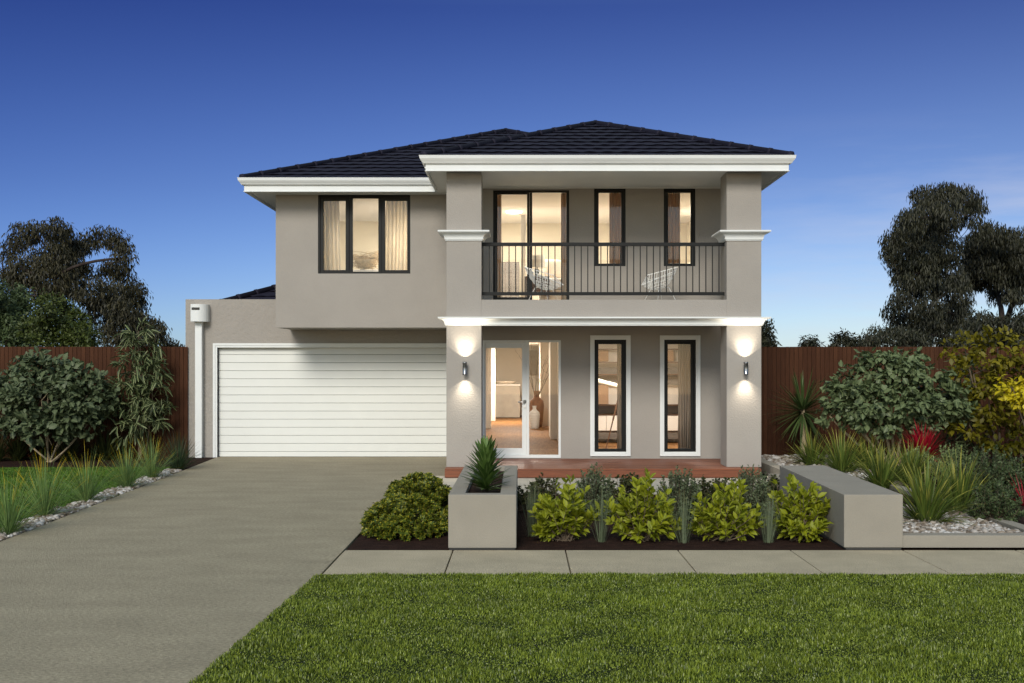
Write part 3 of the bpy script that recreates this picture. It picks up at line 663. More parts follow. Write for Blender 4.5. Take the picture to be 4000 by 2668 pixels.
# deck ---------------------------------------------------------------------------
deck = thing('timber_deck', 'red brown timber boards of the raised entrance deck', 'deck', (0,0,0))
mb = MB(); y = 18.56
while y < dW-.02:
    y2 = min(y+.088, dW-.003); segs = sorted([-1.262]+[random.uniform(-1,3.7) for _ in range(2)]+[3.925 if y < dC+.0 else 3.98])
    for a, b in zip(segs, segs[1:]):
        if b-a < .1: continue
        mb.box(a+.001, b-.001, y, y2-.005, FL-.022, FL+random.uniform(-.001,.001)-.002)
    y = y2
mb.build('deck_boards', M['deck'], deck, bevel=.002)
mb = MB(); mb.box(-1.262, 3.925, 18.545, 18.575, .004, FL-.026); mb.box(-1.262,-1.235, 18.577, dW-.004, .004, FL-.026); mb.box(3.9,3.925, 18.577, dC-.002, .004, FL-.026)
mb.build('fascia_board', M['deck'], deck, bevel=.003)
# wall lights ---------------------------------------------------------------------
def wall_light(px, label):
    x = wx(px, dC-.1); z0, z1 = wz(861,dC-.1), wz(831,dC-.1); y = dC-.105
    t = thing('wall_light', label, 'wall light', (x, y, (z0+z1)/2), 0, 'up and down lights on the porch columns'); h = (z1-z0)/2
    mb = MB(); mb.lathe([(.028,-h+.012),(.038,-h),(.038,-h+.02),(.0365,-h+.022),(.0365,h-.022),(.038,h-.02),(.038,h),(.028,h-.012)]); mb.build('body', M['darksteel'], t, True)
    mb = MB(); mb.box(-.02,.02,.034,.104,-.04,.04); mb.build('bracket', M['darksteel'], t)
    for s, nm in ((1,'lens'),(-1,'lens')):
        mb = MB(); mb.lathe([(0,s*(h-.013)),(.028,s*(h-.013))]); mb.build(nm, M['lampglow'], t)
        for nm2, half, pw in (('beam', 104, 9),('throw', 88, 62)):
            ld = bpy.data.lights.new(nm2, 'SPOT'); ld.energy = pw*(1.0 if s > 0 else .6); ld.color = (1,.87,.70); ld.spot_size = R(half); ld.spot_blend = .2 if nm2 == 'beam' else 1; ld.shadow_soft_size = .012
            lo = bpy.data.objects.new(nm2, ld); col.objects.link(lo); lo.parent = t; lo.location = (0,0,s*(h+.004)); lo.rotation_euler = (R(180) if s > 0 else 0,0,0)
    return t
wall_light(1067.2, 'steel up and down light on the left porch column'); wall_light(1712.5, 'steel up and down light on the right porch column')
# fences -----------------------------------------------------------------------------
def fence(x0, x1, y, z1, name, label, z0=-.04):
    t = thing('timber_fence', label, 'fence', (0,0,0)); mb = MB(); x = x0
    while x < x1:
        mb.box(x+.002, x+.082, y, y+.02+random.uniform(0,.003), z0, z1-.003*random.random()); x += .085
    mb.build('palings', M['fence'], t, bevel=.003, seg=1)
    mb = MB(); mb.box(x0, x1, y+.0238, y+.0255, z0, z1-.012); mb.build('backing_boards', M['gap'], t)
    mb = MB(); mb.box(x0, x1, y+.026, y+.066, .4, .47); mb.box(x0, x1, y+.026, y+.066, z1-.5, z1-.43); mb.build('rails', M['fence'], t)
    return t
fence(-16, gx0-.004, dG-.05, wz(796,dG), 'l', 'dark brown timber paling fence left of the garage')
fence(3.99, 16, 21.9, wz(796,21.9), 'r', 'dark brown timber paling fence right of the house')
# ============================================================ INTERIOR THINGS
def curtain(x0, x1, y, z0, z1, mat, label, waves=6, amp=.04, lean=0):
    n = waves*8; V = []; mb = MB(); top=[]; mid=[]; bot=[]
    for i in range(n+1):
        t = i/n; w = math.sin(t*waves*2*math.pi)*amp+math.sin(t*waves*.7*math.pi+1)*amp*.5
        top.append((x0+(x1-x0)*t, y+w*.7, z1)); mid.append((x0+(x1-x0)*t+lean*.4, y+w, (z0+z1)/2)); bot.append((x0+(x1-x0)*t+lean+.02*math.sin(t*9), y+w*1.3, z0))
    mb.add(top+mid+bot, [(i,i+1,n+2+i,n+1+i) for i in range(n)]+[(n+1+i,n+2+i,2*n+3+i,2*n+2+i) for i in range(n)])
    o = mb.build('curtain', M[mat], None, True); m = o.modifiers.new('cloth','SOLIDIFY'); m.thickness = .003
    return tag(o, label, 'curtain')
yc = dL+.36
curtain(wx(733,yc), wx(779,yc), yc, 2.76, 4.99, 'sheer', 'cream sheer curtain in the left pane of the upper left window', 5, .03, .06)
curtain(wx(886,yc), wx(944,yc), yc, 2.76, 4.99, 'sheer', 'cream sheer curtain in the right pane of the upper left window', 7, .03, -.05)
yc = dW+.36
curtain(wx(1136,yc), wx(1151,yc), yc, 3.0, 5.02, 'drape', 'narrow brown curtain at the left edge of the balcony sliding door', 2, .02)
curtain(wx(1288,yc), wx(1308,yc), yc, 3.0, 5.02, 'drape', 'brown curtain at the right edge of the balcony sliding door', 3, .03)
curtain(wx(1399,yc), wx(1434,yc), yc, 3.0, 5.02, 'drape', 'brown curtain in the left narrow balcony window', 5, .03)
curtain(wx(1528,yc), wx(1561,yc), yc, 3.0, 5.02, 'drape', 'brown curtain in the right narrow balcony window', 5, .03)
curtain(wx(1417,yc), wx(1434,yc), yc, FL+.01, 2.44, 'greydrape', 'sliver of grey curtain in the left ground floor window', 3, .02)
curtain(wx(1557,yc), wx(1600,yc), yc, FL+.01, 2.44, 'greydrape', 'grey brown curtain in the right ground floor window', 7, .03, .0)
# room A: nest on a sideboard
y = 22.3; tb = thing('sideboard', 'pale sideboard behind the upper left window', 'sideboard', (wx(835,y), y, 2.75))
mb = MB(); mb.box(-.75,.75,-.22,.22,.1,.93); mb.build('body', M['int_white'], tb, bevel=.006); zt = 2.75+.952
mb = MB(); mb.box(-.77,.77,-.24,.24,.932,.952); mb.build('top', M['int_white'], tb, bevel=.004)
for sx in (-.68,.68):
    for sy in (-.17,.17): mb = MB(); mb.box(sx-.02,sx+.02,sy-.02,sy+.02,0,.1); mb.build('leg', M['int_white'], tb)
nt_ = thing('nest', 'big woven twig nest in the middle pane of the upper left window', 'nest', (wx(842,y), y, zt)); mb = MB(); g = np.random.default_rng(4)
for k in range(150):
    rr = g.uniform(.11,.26); zc = .04+ (rr-.10)*1.25*g.uniform(.5,1.15); a0 = g.uniform(0,6.28); ln = g.uniform(1.2,3.4); tl = g.normal(0,.16); pts = []
    for s in np.linspace(0,1,9):
        w = a0+ln*s; q = rr*(1+.10*math.sin(s*5+k)); pts.append((q*math.cos(w), q*.8*math.sin(w), max(.006, zc+tl*.3*math.cos(w)+g.normal(0,.006))))
    mb.tube(pts, .004, 4, False)
for k in range(26):
    a0 = g.uniform(0,6.28); r0 = g.uniform(.15,.22); z0_ = g.uniform(.03,.25); e = g.uniform(.06,.18)
    mb.tube([(r0*math.cos(a0), r0*math.sin(a0), z0_), ((r0+e*.6)*math.cos(a0+.2), (r0+e*.6)*math.sin(a0+.2), z0_+e*.5), ((r0+e)*math.cos(a0+.5), (r0+e)*math.sin(a0+.5), max(.01,z0_+e*.4))], .0025, 3, False)
mb.build('twigs', M['nest'], nt_, True)
mb = MB(); mb.lathe([(0,.02),(.10,.04),(.17,.09),(.21,.16),(.20,.16),(.12,.06),(0,.05)], n=20); mb.build('bowl', M['nest'], nt_, True); nt_.scale = (1.12,1.12,1.3)
# room B: lamp, bed, painting, door leaf, dresser
t = thing('table_lamp', 'white shaded table lamp inside the balcony sliding door', 'lamp', (wx(1233,22.6), 22.6, 3.6)); zz = wz(615,22.6)-3.6
mb = MB(); mb.lathe([(.19,zz),(.15,zz+.24),(.148,zz+.24),(.188,zz)]); mb.build('lamp_shade', M['shade'], t, True)
mb = MB(); mb.lathe([(0,0),(.08,.004),(.08,.02),(.02,.03),(.045,.10),(.05,.14),(.015,zz-.02),(.012,zz+.12),(0,zz+.12)]); mb.build('base', M['black'], t, True)
mb = MB(); mb.lathe([(0,zz+.04),(.03,zz+.07),(.03,zz+.11),(0,zz+.14)], n=14); mb.build('bulb', M['bulb'], t, True)
t = thing('bedside_table', 'dark bedside table under the shaded lamp', 'table', (wx(1233,22.6),22.6,2.99)); mb = MB(); mb.box(-.25,.25,-.22,.22,.25,.608); mb.build('body', M['darkwood'], t, bevel=.005)
for sx in (-.22,.22):
    for sy in (-.19,.19): mb = MB(); mb.box(sx-.02,sx+.02,sy-.02,sy+.02,0,.25); mb.build('leg', M['darkwood'], t)
bed = thing('bed', 'bed with cream linen seen through the balcony sliding door', 'bed', (1.35, 23.6, 2.99))
mb = MB(); mb.box(-1.0,.75,-.9,1.0,.12,.36); mb.build('base', M['linen'], bed, bevel=.03); mb = MB(); mb.box(-.98,.73,-.88,.98,.362,.60); mb.build('mattress', M['linen'], bed, bevel=.06, seg=3)
for (x_, y_, rz) in ((-.62,-.45,.3),(-.35,-.1,-.2),(-.1,.3,.1)):
    m_ = MB(); g = np.random.default_rng(3); pts = []; fs = []; n1, n2 = 12, 8
    for i in range(n1+1):
        for j in range(n2+1):
            u, v = i/n1*2-1, j/n2*2-1; h = .10*(max(0,(1-u**4)*(1-v**4)))**.5
            pts.append((.30*u*(1-.06*v*v), .0-h, .22*v*(1-.06*u*u)+.24)); 
    k = len(pts); pts += [(p[0], -p[1], p[2]) for p in pts]
    for i in range(n1):
        for j in range(n2):
            a = i*(n2+1)+j; fs += [(a,a+n2+1,a+n2+2,a+1),(k+a,k+a+1,k+a+n2+2,k+a+n2+1)]
    m_.add(pts, fs); p = m_.build('pillow', M['linen'], None, True); p.location = (1.35+x_, 23.6+y_, 3.60); p.rotation_euler = (R(-25),0,rz)
    tag(p, {-.62:'cream pillow at the near end of the bed',-.35:'cream pillow in the middle of the bed',-.1:'cream pillow at the far side of the bed'}[x_], 'pillow')
t = thing('painting', 'pale painting with lime green circles on the wall behind the bed', 'painting', (wx(1300,25.2)+.1, 25.45, 3.9))
mb = MB(); mb.box(-.55,.55,-.02,.03,-.35,.35); mb.build('canvas', M['canvas'], t, bevel=.004); mb = MB()
for x_, z_, r_ in ((-.22,.18,.13),(-.32,-.02,.15),(-.2,-.22,.12),(.15,.1,.1)):
    mb = MB(); mb.add([(x_+r_*math.cos(k*.314), -.023, z_+r_*math.sin(k*.314)) for k in range(20)], [tuple(range(20))]); mb.build('green_circle', M['lime_paint'], t)
mb = MB(); mb.add([(.02+.1*math.cos(k*.314), -.025, -.1+.1*math.sin(k*.314)) for k in range(20)], [tuple(range(20))]); mb.build('orange_circle', M['orange_paint'], t)
tag(piece('wall_panel', 'int_white', [(wx(1196,23), wx(1207,23), 23.0, 23.06, 2.995, wz(492,23))], None), 'tall narrow white panel inside the balcony sliding door', 'panel')
tag(piece('dresser', 'cabinet_dark', [(wx(1150,25.2), wx(1192,25.2), 25.0, 25.45, 2.995, wz(603,25.2))], None), 'dark chest at the back left inside the balcony sliding door', 'dresser')
t = thing('floor_lamp', 'glowing floor lamp behind the right narrow balcony window', 'lamp', (wx(1588,23.6), 23.6, 2.99)); zz = wz(612,23.6)-2.99
mb = MB(); mb.lathe([(0,0),(.14,.005),(.14,.02),(.012,.03),(.010,zz)]); mb.build('stand', M['black'], t, True); mb = MB(); mb.lathe([(.16,zz-.22),(.12,zz+.06),(.118,zz+.06),(.158,zz-.22)]); mb.build('lamp_shade', M['shade'], t, True)
mb = MB(); mb.lathe([(0,zz-.16),(.03,zz-.12),(.03,zz-.06),(0,zz-.03)], n=14); mb.build('bulb', M['bulb'], t, True)
ld = bpy.data.lights.new('lamp_light','SPOT'); ld.energy = 22; ld.spot_size = R(60); ld.spot_blend=.3; ld.color=(1,.88,.7); lo = bpy.data.objects.new('lamp_light', ld); col.objects.link(lo); lo.parent = t; lo.location=(0,0,zz+.05); lo.rotation_euler=(R(180),0,0)
# hall: island bench, vases, screen
t = thing('kitchen_island', 'grey stone kitchen island at the end of the hall', 'kitchen island', (wx(1165,36.2), 36.2, FL)); mb = MB(); mb.box(-.42,.40,-.45,.45,.02,1.02); mb.build('body', M['stone'], t, bevel=.01)
mb = MB(); mb.box(-.44,.42,-.48,.48,1.022,1.07); mb.build('benchtop', M['int_white'], t, bevel=.008)
mb = MB(); mb.lathe([(0,0),(.26,.0),(.34,.08),(.35,.10),(.33,.10),(.24,.03),(0,.025)], n=24); o = mb.build('bowl', M['linen'], None, True); o.location = (wx(1160,36.1),36.1,FL+1.072); tag(o, 'wide cream dish on top of the kitchen island', 'bowl')
tag(piece('wall_screen', 'cabinet_dark', [(wx(1216,37.3), wx(1234,37.3), 37.3, 37.46, 1.5, 2.30)], None), 'dark screen hanging on the wall at the end of the hall', 'screen')
def vase(name, mat, x, y, h, r, label, prof):
    t = thing(name, label, 'vase', (x,y,FL+.004)); pr = []; n = 60
    for i in range(n+1):
        s = i/n; rr = np.interp(s, [p[0] for p in prof], [p[1] for p in prof])*r; pr.append((rr*(1+.035*math.sin(s*h*2*math.pi/.045)), s*h))
    pr += [(pr[-1][0]*.8, h), (pr[-1][0]*.75, h*.9)]
    mb = MB(); mb.lathe([(0,0)]+pr, n=32); mb.build('body', M[mat], t, True); return t
vp = [(0,.72),(.1,.85),(.35,.92),(.6,1.0),(.72,.9),(.80,.5),(.86,.34),(.95,.34),(1,.42)]
vase('white_vase', 'white_pot', wx(1227,30.0), 30.0, .60, .145, 'white ribbed floor vase behind the door sidelight', vp)
vase('brown_vase', 'brown_pot', wx(1232,30.7), 30.7, .98, .20, 'tall brown ribbed vase behind the white vase', vp)
t = thing('branches', 'bare twigs standing in the tall brown vase', 'branches', (wx(1232,30.7), 30.7, FL+.98)); mb = MB(); g = np.random.default_rng(11)
for k in range(11):
    a = g.uniform(0,6.28); p = np.array([0,0,-.4]); d = norm(np.array([.16*math.cos(a),.1*math.sin(a),1.])); pts = [p]; hh = g.uniform(.7,1.5); 
    for i in range(8): d = norm(d+g.normal(0,.10,3)*np.array([1,1,.4])+np.array([.04*math.cos(a),0,0])); p = p+d*(hh/8+.05); pts.append(p)
    mb.tube(pts, list(np.linspace(.008,.003,9)), 4, False)
    for i in (4,5,6,7): e = pts[i]+norm(g.normal(0,1,3)+np.array([0,0,.8]))*g.uniform(.12,.3); mb.tube([pts[i], (pts[i]+e)/2+g.normal(0,.01,3), e], [.004,.003,.002], 3, False)
mb.build('twigs', M['twig'], t)
# study: shelf unit, telescope
t = thing('shelf_unit', 'wall of shelves and cabinets behind the ground floor windows', 'shelving', (0,24.45,FL+.004)); y0, y1 = 0, .4
def shz(py): return wz(py,24.45)-FL
mb = MB(); bx0, bx1 = 1.2, RD[1]-.02
for a, b in ((1009,989),): mb.box(bx0,bx1,.05,y1,max(.001,shz(a)),shz(b)-.002)
mb.build('plinth', M['cabinet_dark'], t)
mb = MB(); 
for k in range(4):
    w_ = (bx1-bx0)/4; mb.box(bx0+w_*k+.004, bx0+w_*(k+1)-.004, 0, y1, shz(989), shz(955))
mb.build('cabinet_door', M['int_white'], t, bevel=.003)
mb = MB(); mb.box(bx0,bx1,-.01,y1,shz(954),shz(952)); mb.box(bx0,bx1,.02,y1,shz(932),shz(930)); mb.box(bx0,bx1,.02,y1,shz(862),shz(859)); mb.box(bx0,bx1,.02,y1,shz(833),shz(831)); mb.box(bx0,bx1,.02,y1,shz(803),shz(801)); mb.build('shelf', M['darkwood'], t)
mb = MB(); mb.box(bx0,bx1,.3,y1,shz(951),shz(933)); mb.box(bx0,bx1,.3,y1,shz(861),shz(845)); mb.box(bx0,bx1,.28,y1,shz(884),shz(863)); mb.build('back_panel', M['cabinet_dark'], t)
for pa in ((bx0,wx(1398,24.6),929,885),(bx0,wx(1398,24.6),830,804),(wx(1520,24.6),wx(1548,24.6),830,804)): mb = MB(); mb.box(pa[0],pa[1],.26,y1-.001,shz(pa[2]),shz(pa[3])); mb.build('tan_panel', M['cabinet_tan'], t)
tx, ty = wx(1424,22.9), 22.9; t = thing('telescope', 'cream telescope on wooden tripod behind the left ground floor window', 'telescope', (tx, ty, FL+.004)); zc = wz(890,22.9)-FL
mb = MB(); a = Vector((wx(1366,22.9)-tx, 0, wz(873,22.9)-FL)); b = Vector((wx(1450,22.9)-tx, 0, wz(896,22.9)-FL)); mb.tube([a, a+(b-a)*.08, a+(b-a)*.081, a+(b-a)*.7, a+(b-a)*.71, b], [.06,.06,.05,.05,.035,.035], 14); mb.build('optical_tube', M['tube'], t, True)
for (ex, eyy) in ((-.30,-.16),(.32,-.12),(.05,.35)):
    mb = MB(); mb.tube([(0,0,zc-.06),(ex*.5,eyy*.5,zc*.48),(ex*.52,eyy*.52,zc*.46),(ex,eyy,.01)], [.018,.02,.014,.012], 6); mb.build('leg', M['darkwood'], t)
mb = MB(); mb.lathe([(0,zc-.12),(.04,zc-.12),(.04,zc-.05),(0,zc-.05)], n=12); mb.build('mount', M['black'], t)
# interior lamps: ceiling discs that really light the rooms
def ceil_lamp(x, y, z, e, r, label, c=(1,.84,.62)):
    t = thing('ceiling_light', label, 'ceiling light', (x,y,z)); mb = MB(); mb.lathe([(0,-.032),(r*.9,-.032),(r,-.024),(r,-.002),(0,-.002)]); mb.build('diffuser', M['bulb'], t, True)
    ld = bpy.data.lights.new('bulb_light','AREA'); ld.shape='DISK'; ld.size = r*2.2; ld.energy = e; ld.color = (1,.92,.80)
    lo = bpy.data.objects.new('bulb_light', ld); col.objects.link(lo); lo.parent = t; lo.location = (0,0,-.04)
ceil_lamp(-1.95, 23.0, 5.0, 120, .2, 'round ceiling light in the upper left room')
ceil_lamp(wx(1180,23.5), 23.5, 5.03, 105, .16, 'round ceiling light behind the balcony sliding door'); ceil_lamp(2.6, 23.0, 5.03, 105, .16, 'round ceiling light behind the narrow balcony windows')
ceil_lamp(-.2, 22.6, 2.46, 18, .09, 'small ceiling light just inside the front door'); ceil_lamp(-.2, 27.5, 2.46, 50, .09, 'small ceiling light halfway along the hall'); ceil_lamp(-.2, 33, 2.46, 150, .09, 'small ceiling light at the far end of the hall')
ceil_lamp(2.3, 22.4, 2.46, 110, .16, 'round ceiling light in the ground floor study')
# balcony wire chairs ---------------------------------------------------------------------
def wire_chair(label):
    t = thing('wire_chair', label, 'chair', (0,0,0), 0, 'white wire chairs on the balcony')
    def S(a, b):     # a,b in -1..1 ; front (-,-), back (+,+)
        x = (a-b)*.20; y = (a+b)*.19; q = (a+b)/2; e = max(abs(a), abs(b)); w_ = abs(a-b)/2
        z = .23+.24*(e**2.2)+.17*q*(.4+.6*e)+.04*w_
        return (x*(1-.15*max(0,-q)), y, z)
    mb = MB(); n = 12
    for k in range(n+1):
        a = -1+2*k/n; mb.tube([S(a,-1+2*j/12) for j in range(13)], .0045, 4, False); mb.tube([S(-1+2*j/12,a) for j in range(13)], .0045, 4, False)
    sh = mb.build('mesh_shell', M['wire'], t)
    mb = MB(); mb.tube([S(-1,s) for s in np.linspace(-1,1,13)]+[S(s,1) for s in np.linspace(-1,1,13)][1:]+[S(1,s) for s in np.linspace(1,-1,13)][1:]+[S(s,-1) for s in np.linspace(1,-1,13)][1:], .009, 6, False); mb.build('rim', M['wire'], t, True)
    for sx in (-1,1):
        mb = MB(); mb.tube([(sx*.12,-.10,.26),(sx*.22,-.20,.008),(sx*.22,.20,.008),(sx*.12,.10,.27)], .0075, 6); mb.build('leg', M['wire'], t, True)
    mb = MB(); mb.tube([(-.12,-.10,.26),(.12,-.10,.26)], .0075, 6); mb.tube([(-.12,.10,.27),(.12,.10,.27)], .0075, 6); mb.build('cross_bar', M['wire'], t)
    return t
c1 = wire_chair('white wire mesh chair in front of the balcony sliding door'); c1.location = (wx(1248,19.75), 19.75, 2.93); c1.rotation_euler = (0,0,R(62))
c2 = copy_tree(c1); c2['label'] = 'white wire mesh chair below the right narrow balcony window'; c2.location = (wx(1515,19.75), 19.75, 2.93); c2.rotation_euler = (0,0,R(-62))
# ============================================================ GARDEN WALLS
t = thing('planter_box', 'tall square concrete planter box at the footpath left of the shrub row', 'planter', (0,0,0)); px0, px1, py0, py1, ph = -.742, -.055, 11.42, 14.70, .55
mb = MB(); o_ = [(px0,py0),(px1,py0),(px1,py1),(px0,py1)]; wi = .165; i_ = [(px0+wi,py0+.15),(px1-wi,py0+.15),(px1-wi,py1-.15),(px0+wi,py1-.15)]
V = [(x,y,z) for z in (0.014,ph) for x,y in o_]+[(x,y,z) for z in (.30,ph) for x,y in i_]; fs = [(0,1,5,4),(1,2,6,5),(2,3,7,6),(3,0,4,7)]+[(9,8,12,13),(10,9,13,14),(11,10,14,15),(8,11,15,12)]+[(4+k,4+(k+1)%4,12+(k+1)%4,12+k) for k in range(4)]
mb.add(V, fs); mb.build('shell', M['block'], t, bevel=.008, seg=3)
mb = MB(); mb.box(px0+wi+.002,px1-wi-.002,py0+.152,py1-.152,.3,.49); mb.build('soil', M['mulch'], t)
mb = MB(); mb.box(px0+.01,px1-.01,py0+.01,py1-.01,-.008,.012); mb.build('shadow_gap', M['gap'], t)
t = thing('concrete_bench', 'long solid concrete bench block at the right end of the shrub row', 'bench', (0,0,0))
mb = MB(); V = [(3.25,11.42,.014),(3.845,11.42,.014),(3.94,14.7,.014),(3.345,14.7,.014)]; mb.add(V+[(x,y,.55) for x,y,_ in V], [(0,3,2,1),(4,5,6,7),(0,1,5,4),(1,2,6,5),(2,3,7,6),(3,0,4,7)]); mb.build('block', M['block'], t, bevel=.008, seg=3)
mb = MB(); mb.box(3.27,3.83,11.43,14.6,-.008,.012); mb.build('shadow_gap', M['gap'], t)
t = thing('garden_edging', 'low concrete wall running right from the bench along the footpath', 'low wall', (0,0,0))
mb = MB(); mb.box(3.848,12,11.44,11.62,.010,.135); mb.box(5.27,5.42,11.622,16.5,.0,.134); mb.build('coping', M['block'], t, bevel=.006)
t = thing('step_edging', 'low concrete edging behind the bench beside the porch path', 'low wall', (0,0,0))
mb = MB(); mb.box(4.15,4.33,17.62,21.85,-.02,.17); mb.build('long_block', M['block'], t, bevel=.006); mb = MB(); mb.box(3.83,4.33,17.40,17.618,-.02,.16); mb.box(3.83,3.99,14.72,17.398,-.02,.155); mb.build('return_block', M['block'], t, bevel=.006)
# ============================================================ PLANTS
def at(px, py, z=0.0):
    d = gd(py, z); return (wx(px,d), d, z)
# grass tufts along the driveway
cnt = 0
gl = ['tuft of yellow tipped grass leaves at the left picture edge beside the driveway','wide yellow tipped grass tuft, second from the front of the driveway row','yellow tipped grass tuft in the pebbles, third from the front','yellow tipped grass tuft in front of the speckled sapling, fourth from the front','yellow tipped grass tuft, fifth from the front, next to the darkest one']
spots = [(20,1228,.78),(103,1188,.82),(199,1154,.78),(292,1122,.74),(347,1100,.74)]
for i, (px, py, ln) in enumerate(spots):
    clump('grass_tuft', M['tuft'], gl[i], 'grass tuft', n=260, ln=ln*1.0, wd=.0072, r0=.07, el=(14,89), droop=(.1,.9), loc=at(px,py,-.01), group='grass tufts along the driveway', seed=20+i)
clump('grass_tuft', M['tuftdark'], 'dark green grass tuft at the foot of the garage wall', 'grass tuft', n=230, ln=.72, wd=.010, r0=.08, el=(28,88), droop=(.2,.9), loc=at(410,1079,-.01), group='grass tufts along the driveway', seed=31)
# dark flax row
fl = ['dark flax clump at the far left below the big bush','dark flax clump under the middle of the big left bush','dark flax clump under the right half of the big left bush','dark flax clump between the big left bush and the speckled sapling','dark flax clump behind the third grass tuft']
for i, (px, py, s) in enumerate([(-10,1060,1),(40,1058,1.05),(100,1052,.85),(155,1058,1),(243,1056,1.05)]):
    clump('flax_clump', M['flaxdark'], fl[i], 'flax', n=170, ln=.74*s, wd=.024, r0=.10, el=(25,88), droop=(.2,1.1), loc=at(px,py,-.01), group='dark flax clumps below the left fence', seed=40+i)
clump('cordyline', M['red'], 'small red leaved plant half hidden behind the left flax', 'cordyline', n=60, ln=.62, wd=.025, r0=.05, el=(30,88), droop=(.3,1.0), loc=(wx(52,22.2),22.2,.0), seed=47)
def lob(px, py, d, rpx, rx=1, rz=1, ry=1): s = F/d; r = rpx/s; return (wx(px,d), d, wz(py,d), r*rx, r*ry, r*rz)
def bush_tree(name, label, mat, lobs, base, leaf, T, nper, seed, stems, barkm='palebark', cat='bush', nup=1.2, hang=.15, clus=10, crad=.14, sr=.02, group=None, shell=.55, flat=.6):
    g = np.random.default_rng(seed); t = thing(name, label, cat, (0,0,0), 0, group); ls = [l for l in lobs]
    V, Fc, UV = crown(ls, nper, leaf, T, g, hang, shell, clus, crad, flat, nup=nup); npmesh('foliage', V, Fc, mat, t, UV)
    mb = MB()
    for i in range(stems):
        l = ls[int(i*len(ls)/stems) % len(ls)]; f = np.array([base[0]+g.normal(0,.04), base[1]+g.normal(0,.04), base[2]-.03]); e = np.array(l[:3])
        m = (f*.45+e*.55)+np.array([(e[0]-f[0])*.05,0,-abs(e[2]-f[2])*.12]); pts = [(1-s)**2*f+2*s*(1-s)*m+s*s*e for s in np.linspace(0,1,8)]
        mb.tube(pts, list(np.linspace(sr, sr*.4, 8)), 7, False)
        for _ in range(4):
            q = pts[g.integers(4,8)]; mb.tube([q, q+norm(g.normal(0,1,3))*np.array(l[3:6])*.7], [sr*.35,sr*.15], 4, False)
    mb.build('stems', M[barkm], t, True); return t
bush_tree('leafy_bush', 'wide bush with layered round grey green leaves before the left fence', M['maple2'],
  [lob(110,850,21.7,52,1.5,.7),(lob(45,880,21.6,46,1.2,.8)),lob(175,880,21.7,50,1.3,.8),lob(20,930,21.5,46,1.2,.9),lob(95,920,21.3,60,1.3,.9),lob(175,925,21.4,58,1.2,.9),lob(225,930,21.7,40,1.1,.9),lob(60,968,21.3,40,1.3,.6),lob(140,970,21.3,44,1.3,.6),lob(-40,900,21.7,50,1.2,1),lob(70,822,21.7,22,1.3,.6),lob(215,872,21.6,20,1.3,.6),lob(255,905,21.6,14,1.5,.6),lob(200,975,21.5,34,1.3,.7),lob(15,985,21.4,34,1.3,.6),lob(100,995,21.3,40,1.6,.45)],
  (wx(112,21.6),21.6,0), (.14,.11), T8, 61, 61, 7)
bush_tree('speckled_sapling', 'slim sapling with long pale hearted leaves before the left fence', M['ficus'],
  [lob(318,760,22.1,26,1.4,.7),lob(322,800,22.1,36,1.2,1),lob(310,850,22,40,1.1,1),lob(350,860,22,34,1,1),lob(300,905,22,40,1.1,1),lob(350,915,22,40,1,1),lob(325,955,21.9,42,1.2,.9),lob(290,985,21.9,26,1,1)],
  (wx(325,22.1),22.1,0), (.24,.055), T8, 50, 62, 6, 'bark', 'sapling', hang=.35, clus=7, crad=.10)
# right garden
def cpalm():
    d = 21.0; t = thing('cabbage_palm', 'spiky cabbage palm on a single stem beside the house corner', 'palm', (wx(1843,d), d, .05)); g = np.random.default_rng(71); zc = wz(945,d)-.05
    n = 150; az = g.uniform(0,6.28,n); u = g.uniform(-1,1,n); el = np.radians(np.where(u>0, u*80, u*62)); base = np.column_stack([.03*np.cos(az), .03*np.sin(az), zc+u*.09])
    V, Fc, UV = blades(base, az, el, .72*g.uniform(.8,1.1,n), .040, g.uniform(.0,.3,n)*np.where(u>.6,.6,1), 4); npmesh('leaves', V, Fc, M['palm'], t, UV)
    mb = MB(); mb.tube([(0.06,0,-.02),(.03,0,.25),(.01,0,.5),(0,0,zc-.1),(0,0,zc+.08)], [.10,.075,.062,.05,.035], 12); mb.build('trunk', M['palebark'], t, True)
cpalm()
bush_tree('round_leaf_tree', 'low spreading tree with grey green round leaves and pale stems by the right fence', M['maple'],
  [lob(2040,850,19.4,58,1.4,.7),lob(1965,885,19.3,52,1.3,.8),lob(2105,870,19.4,52,1.3,.9),lob(1935,925,19.2,40,1.2,.9),lob(2000,925,18.9,56,1.3,.8),lob(2075,930,18.9,56,1.3,.8),lob(2150,915,19.3,52,1.2,.9),lob(1965,962,19,34,1.4,.7),lob(2040,975,18.9,36,1.4,.6),lob(2115,965,19,34,1.4,.7),lob(2185,935,19.4,36,1.1,.9),lob(1905,955,19.2,24,1.2,.6),lob(2200,900,19.5,30,1,.8),lob(2010,830,19.5,30,1.5,.6),lob(2080,825,19.5,30,1.4,.6)],
  (wx(2055,19.3),19.3,.07), (.125,.10), T8, 68, 63, 8, cat='tree', sr=.032)
bush_tree('golden_shrub', 'tall golden olive shrub against the fence at the right edge', M['yellow'],
  [lob(2215,800,19.6,38,1.2,.8),lob(2290,800,19.5,50,1.2,1),lob(2235,860,19.5,46,1.1,1),lob(2330,870,19.4,54,1.1,1),lob(2270,920,19.5,52,1,1.1),lob(2350,950,19.5,50,1,1.1),lob(2225,975,19.4,38,1.2,.9),lob(2300,1000,19.3,46,1.2,.9),lob(2345,1045,19,38,1.2,.8),lob(2400,900,19.6,60,1.1,1.3),lob(2410,800,19.6,50,1.1,1.1)],
  (wx(2300,19.5),19.5,.07), (.12,.075), T8, 57, 64, 8, 'bark', cat='shrub', sr=.03)
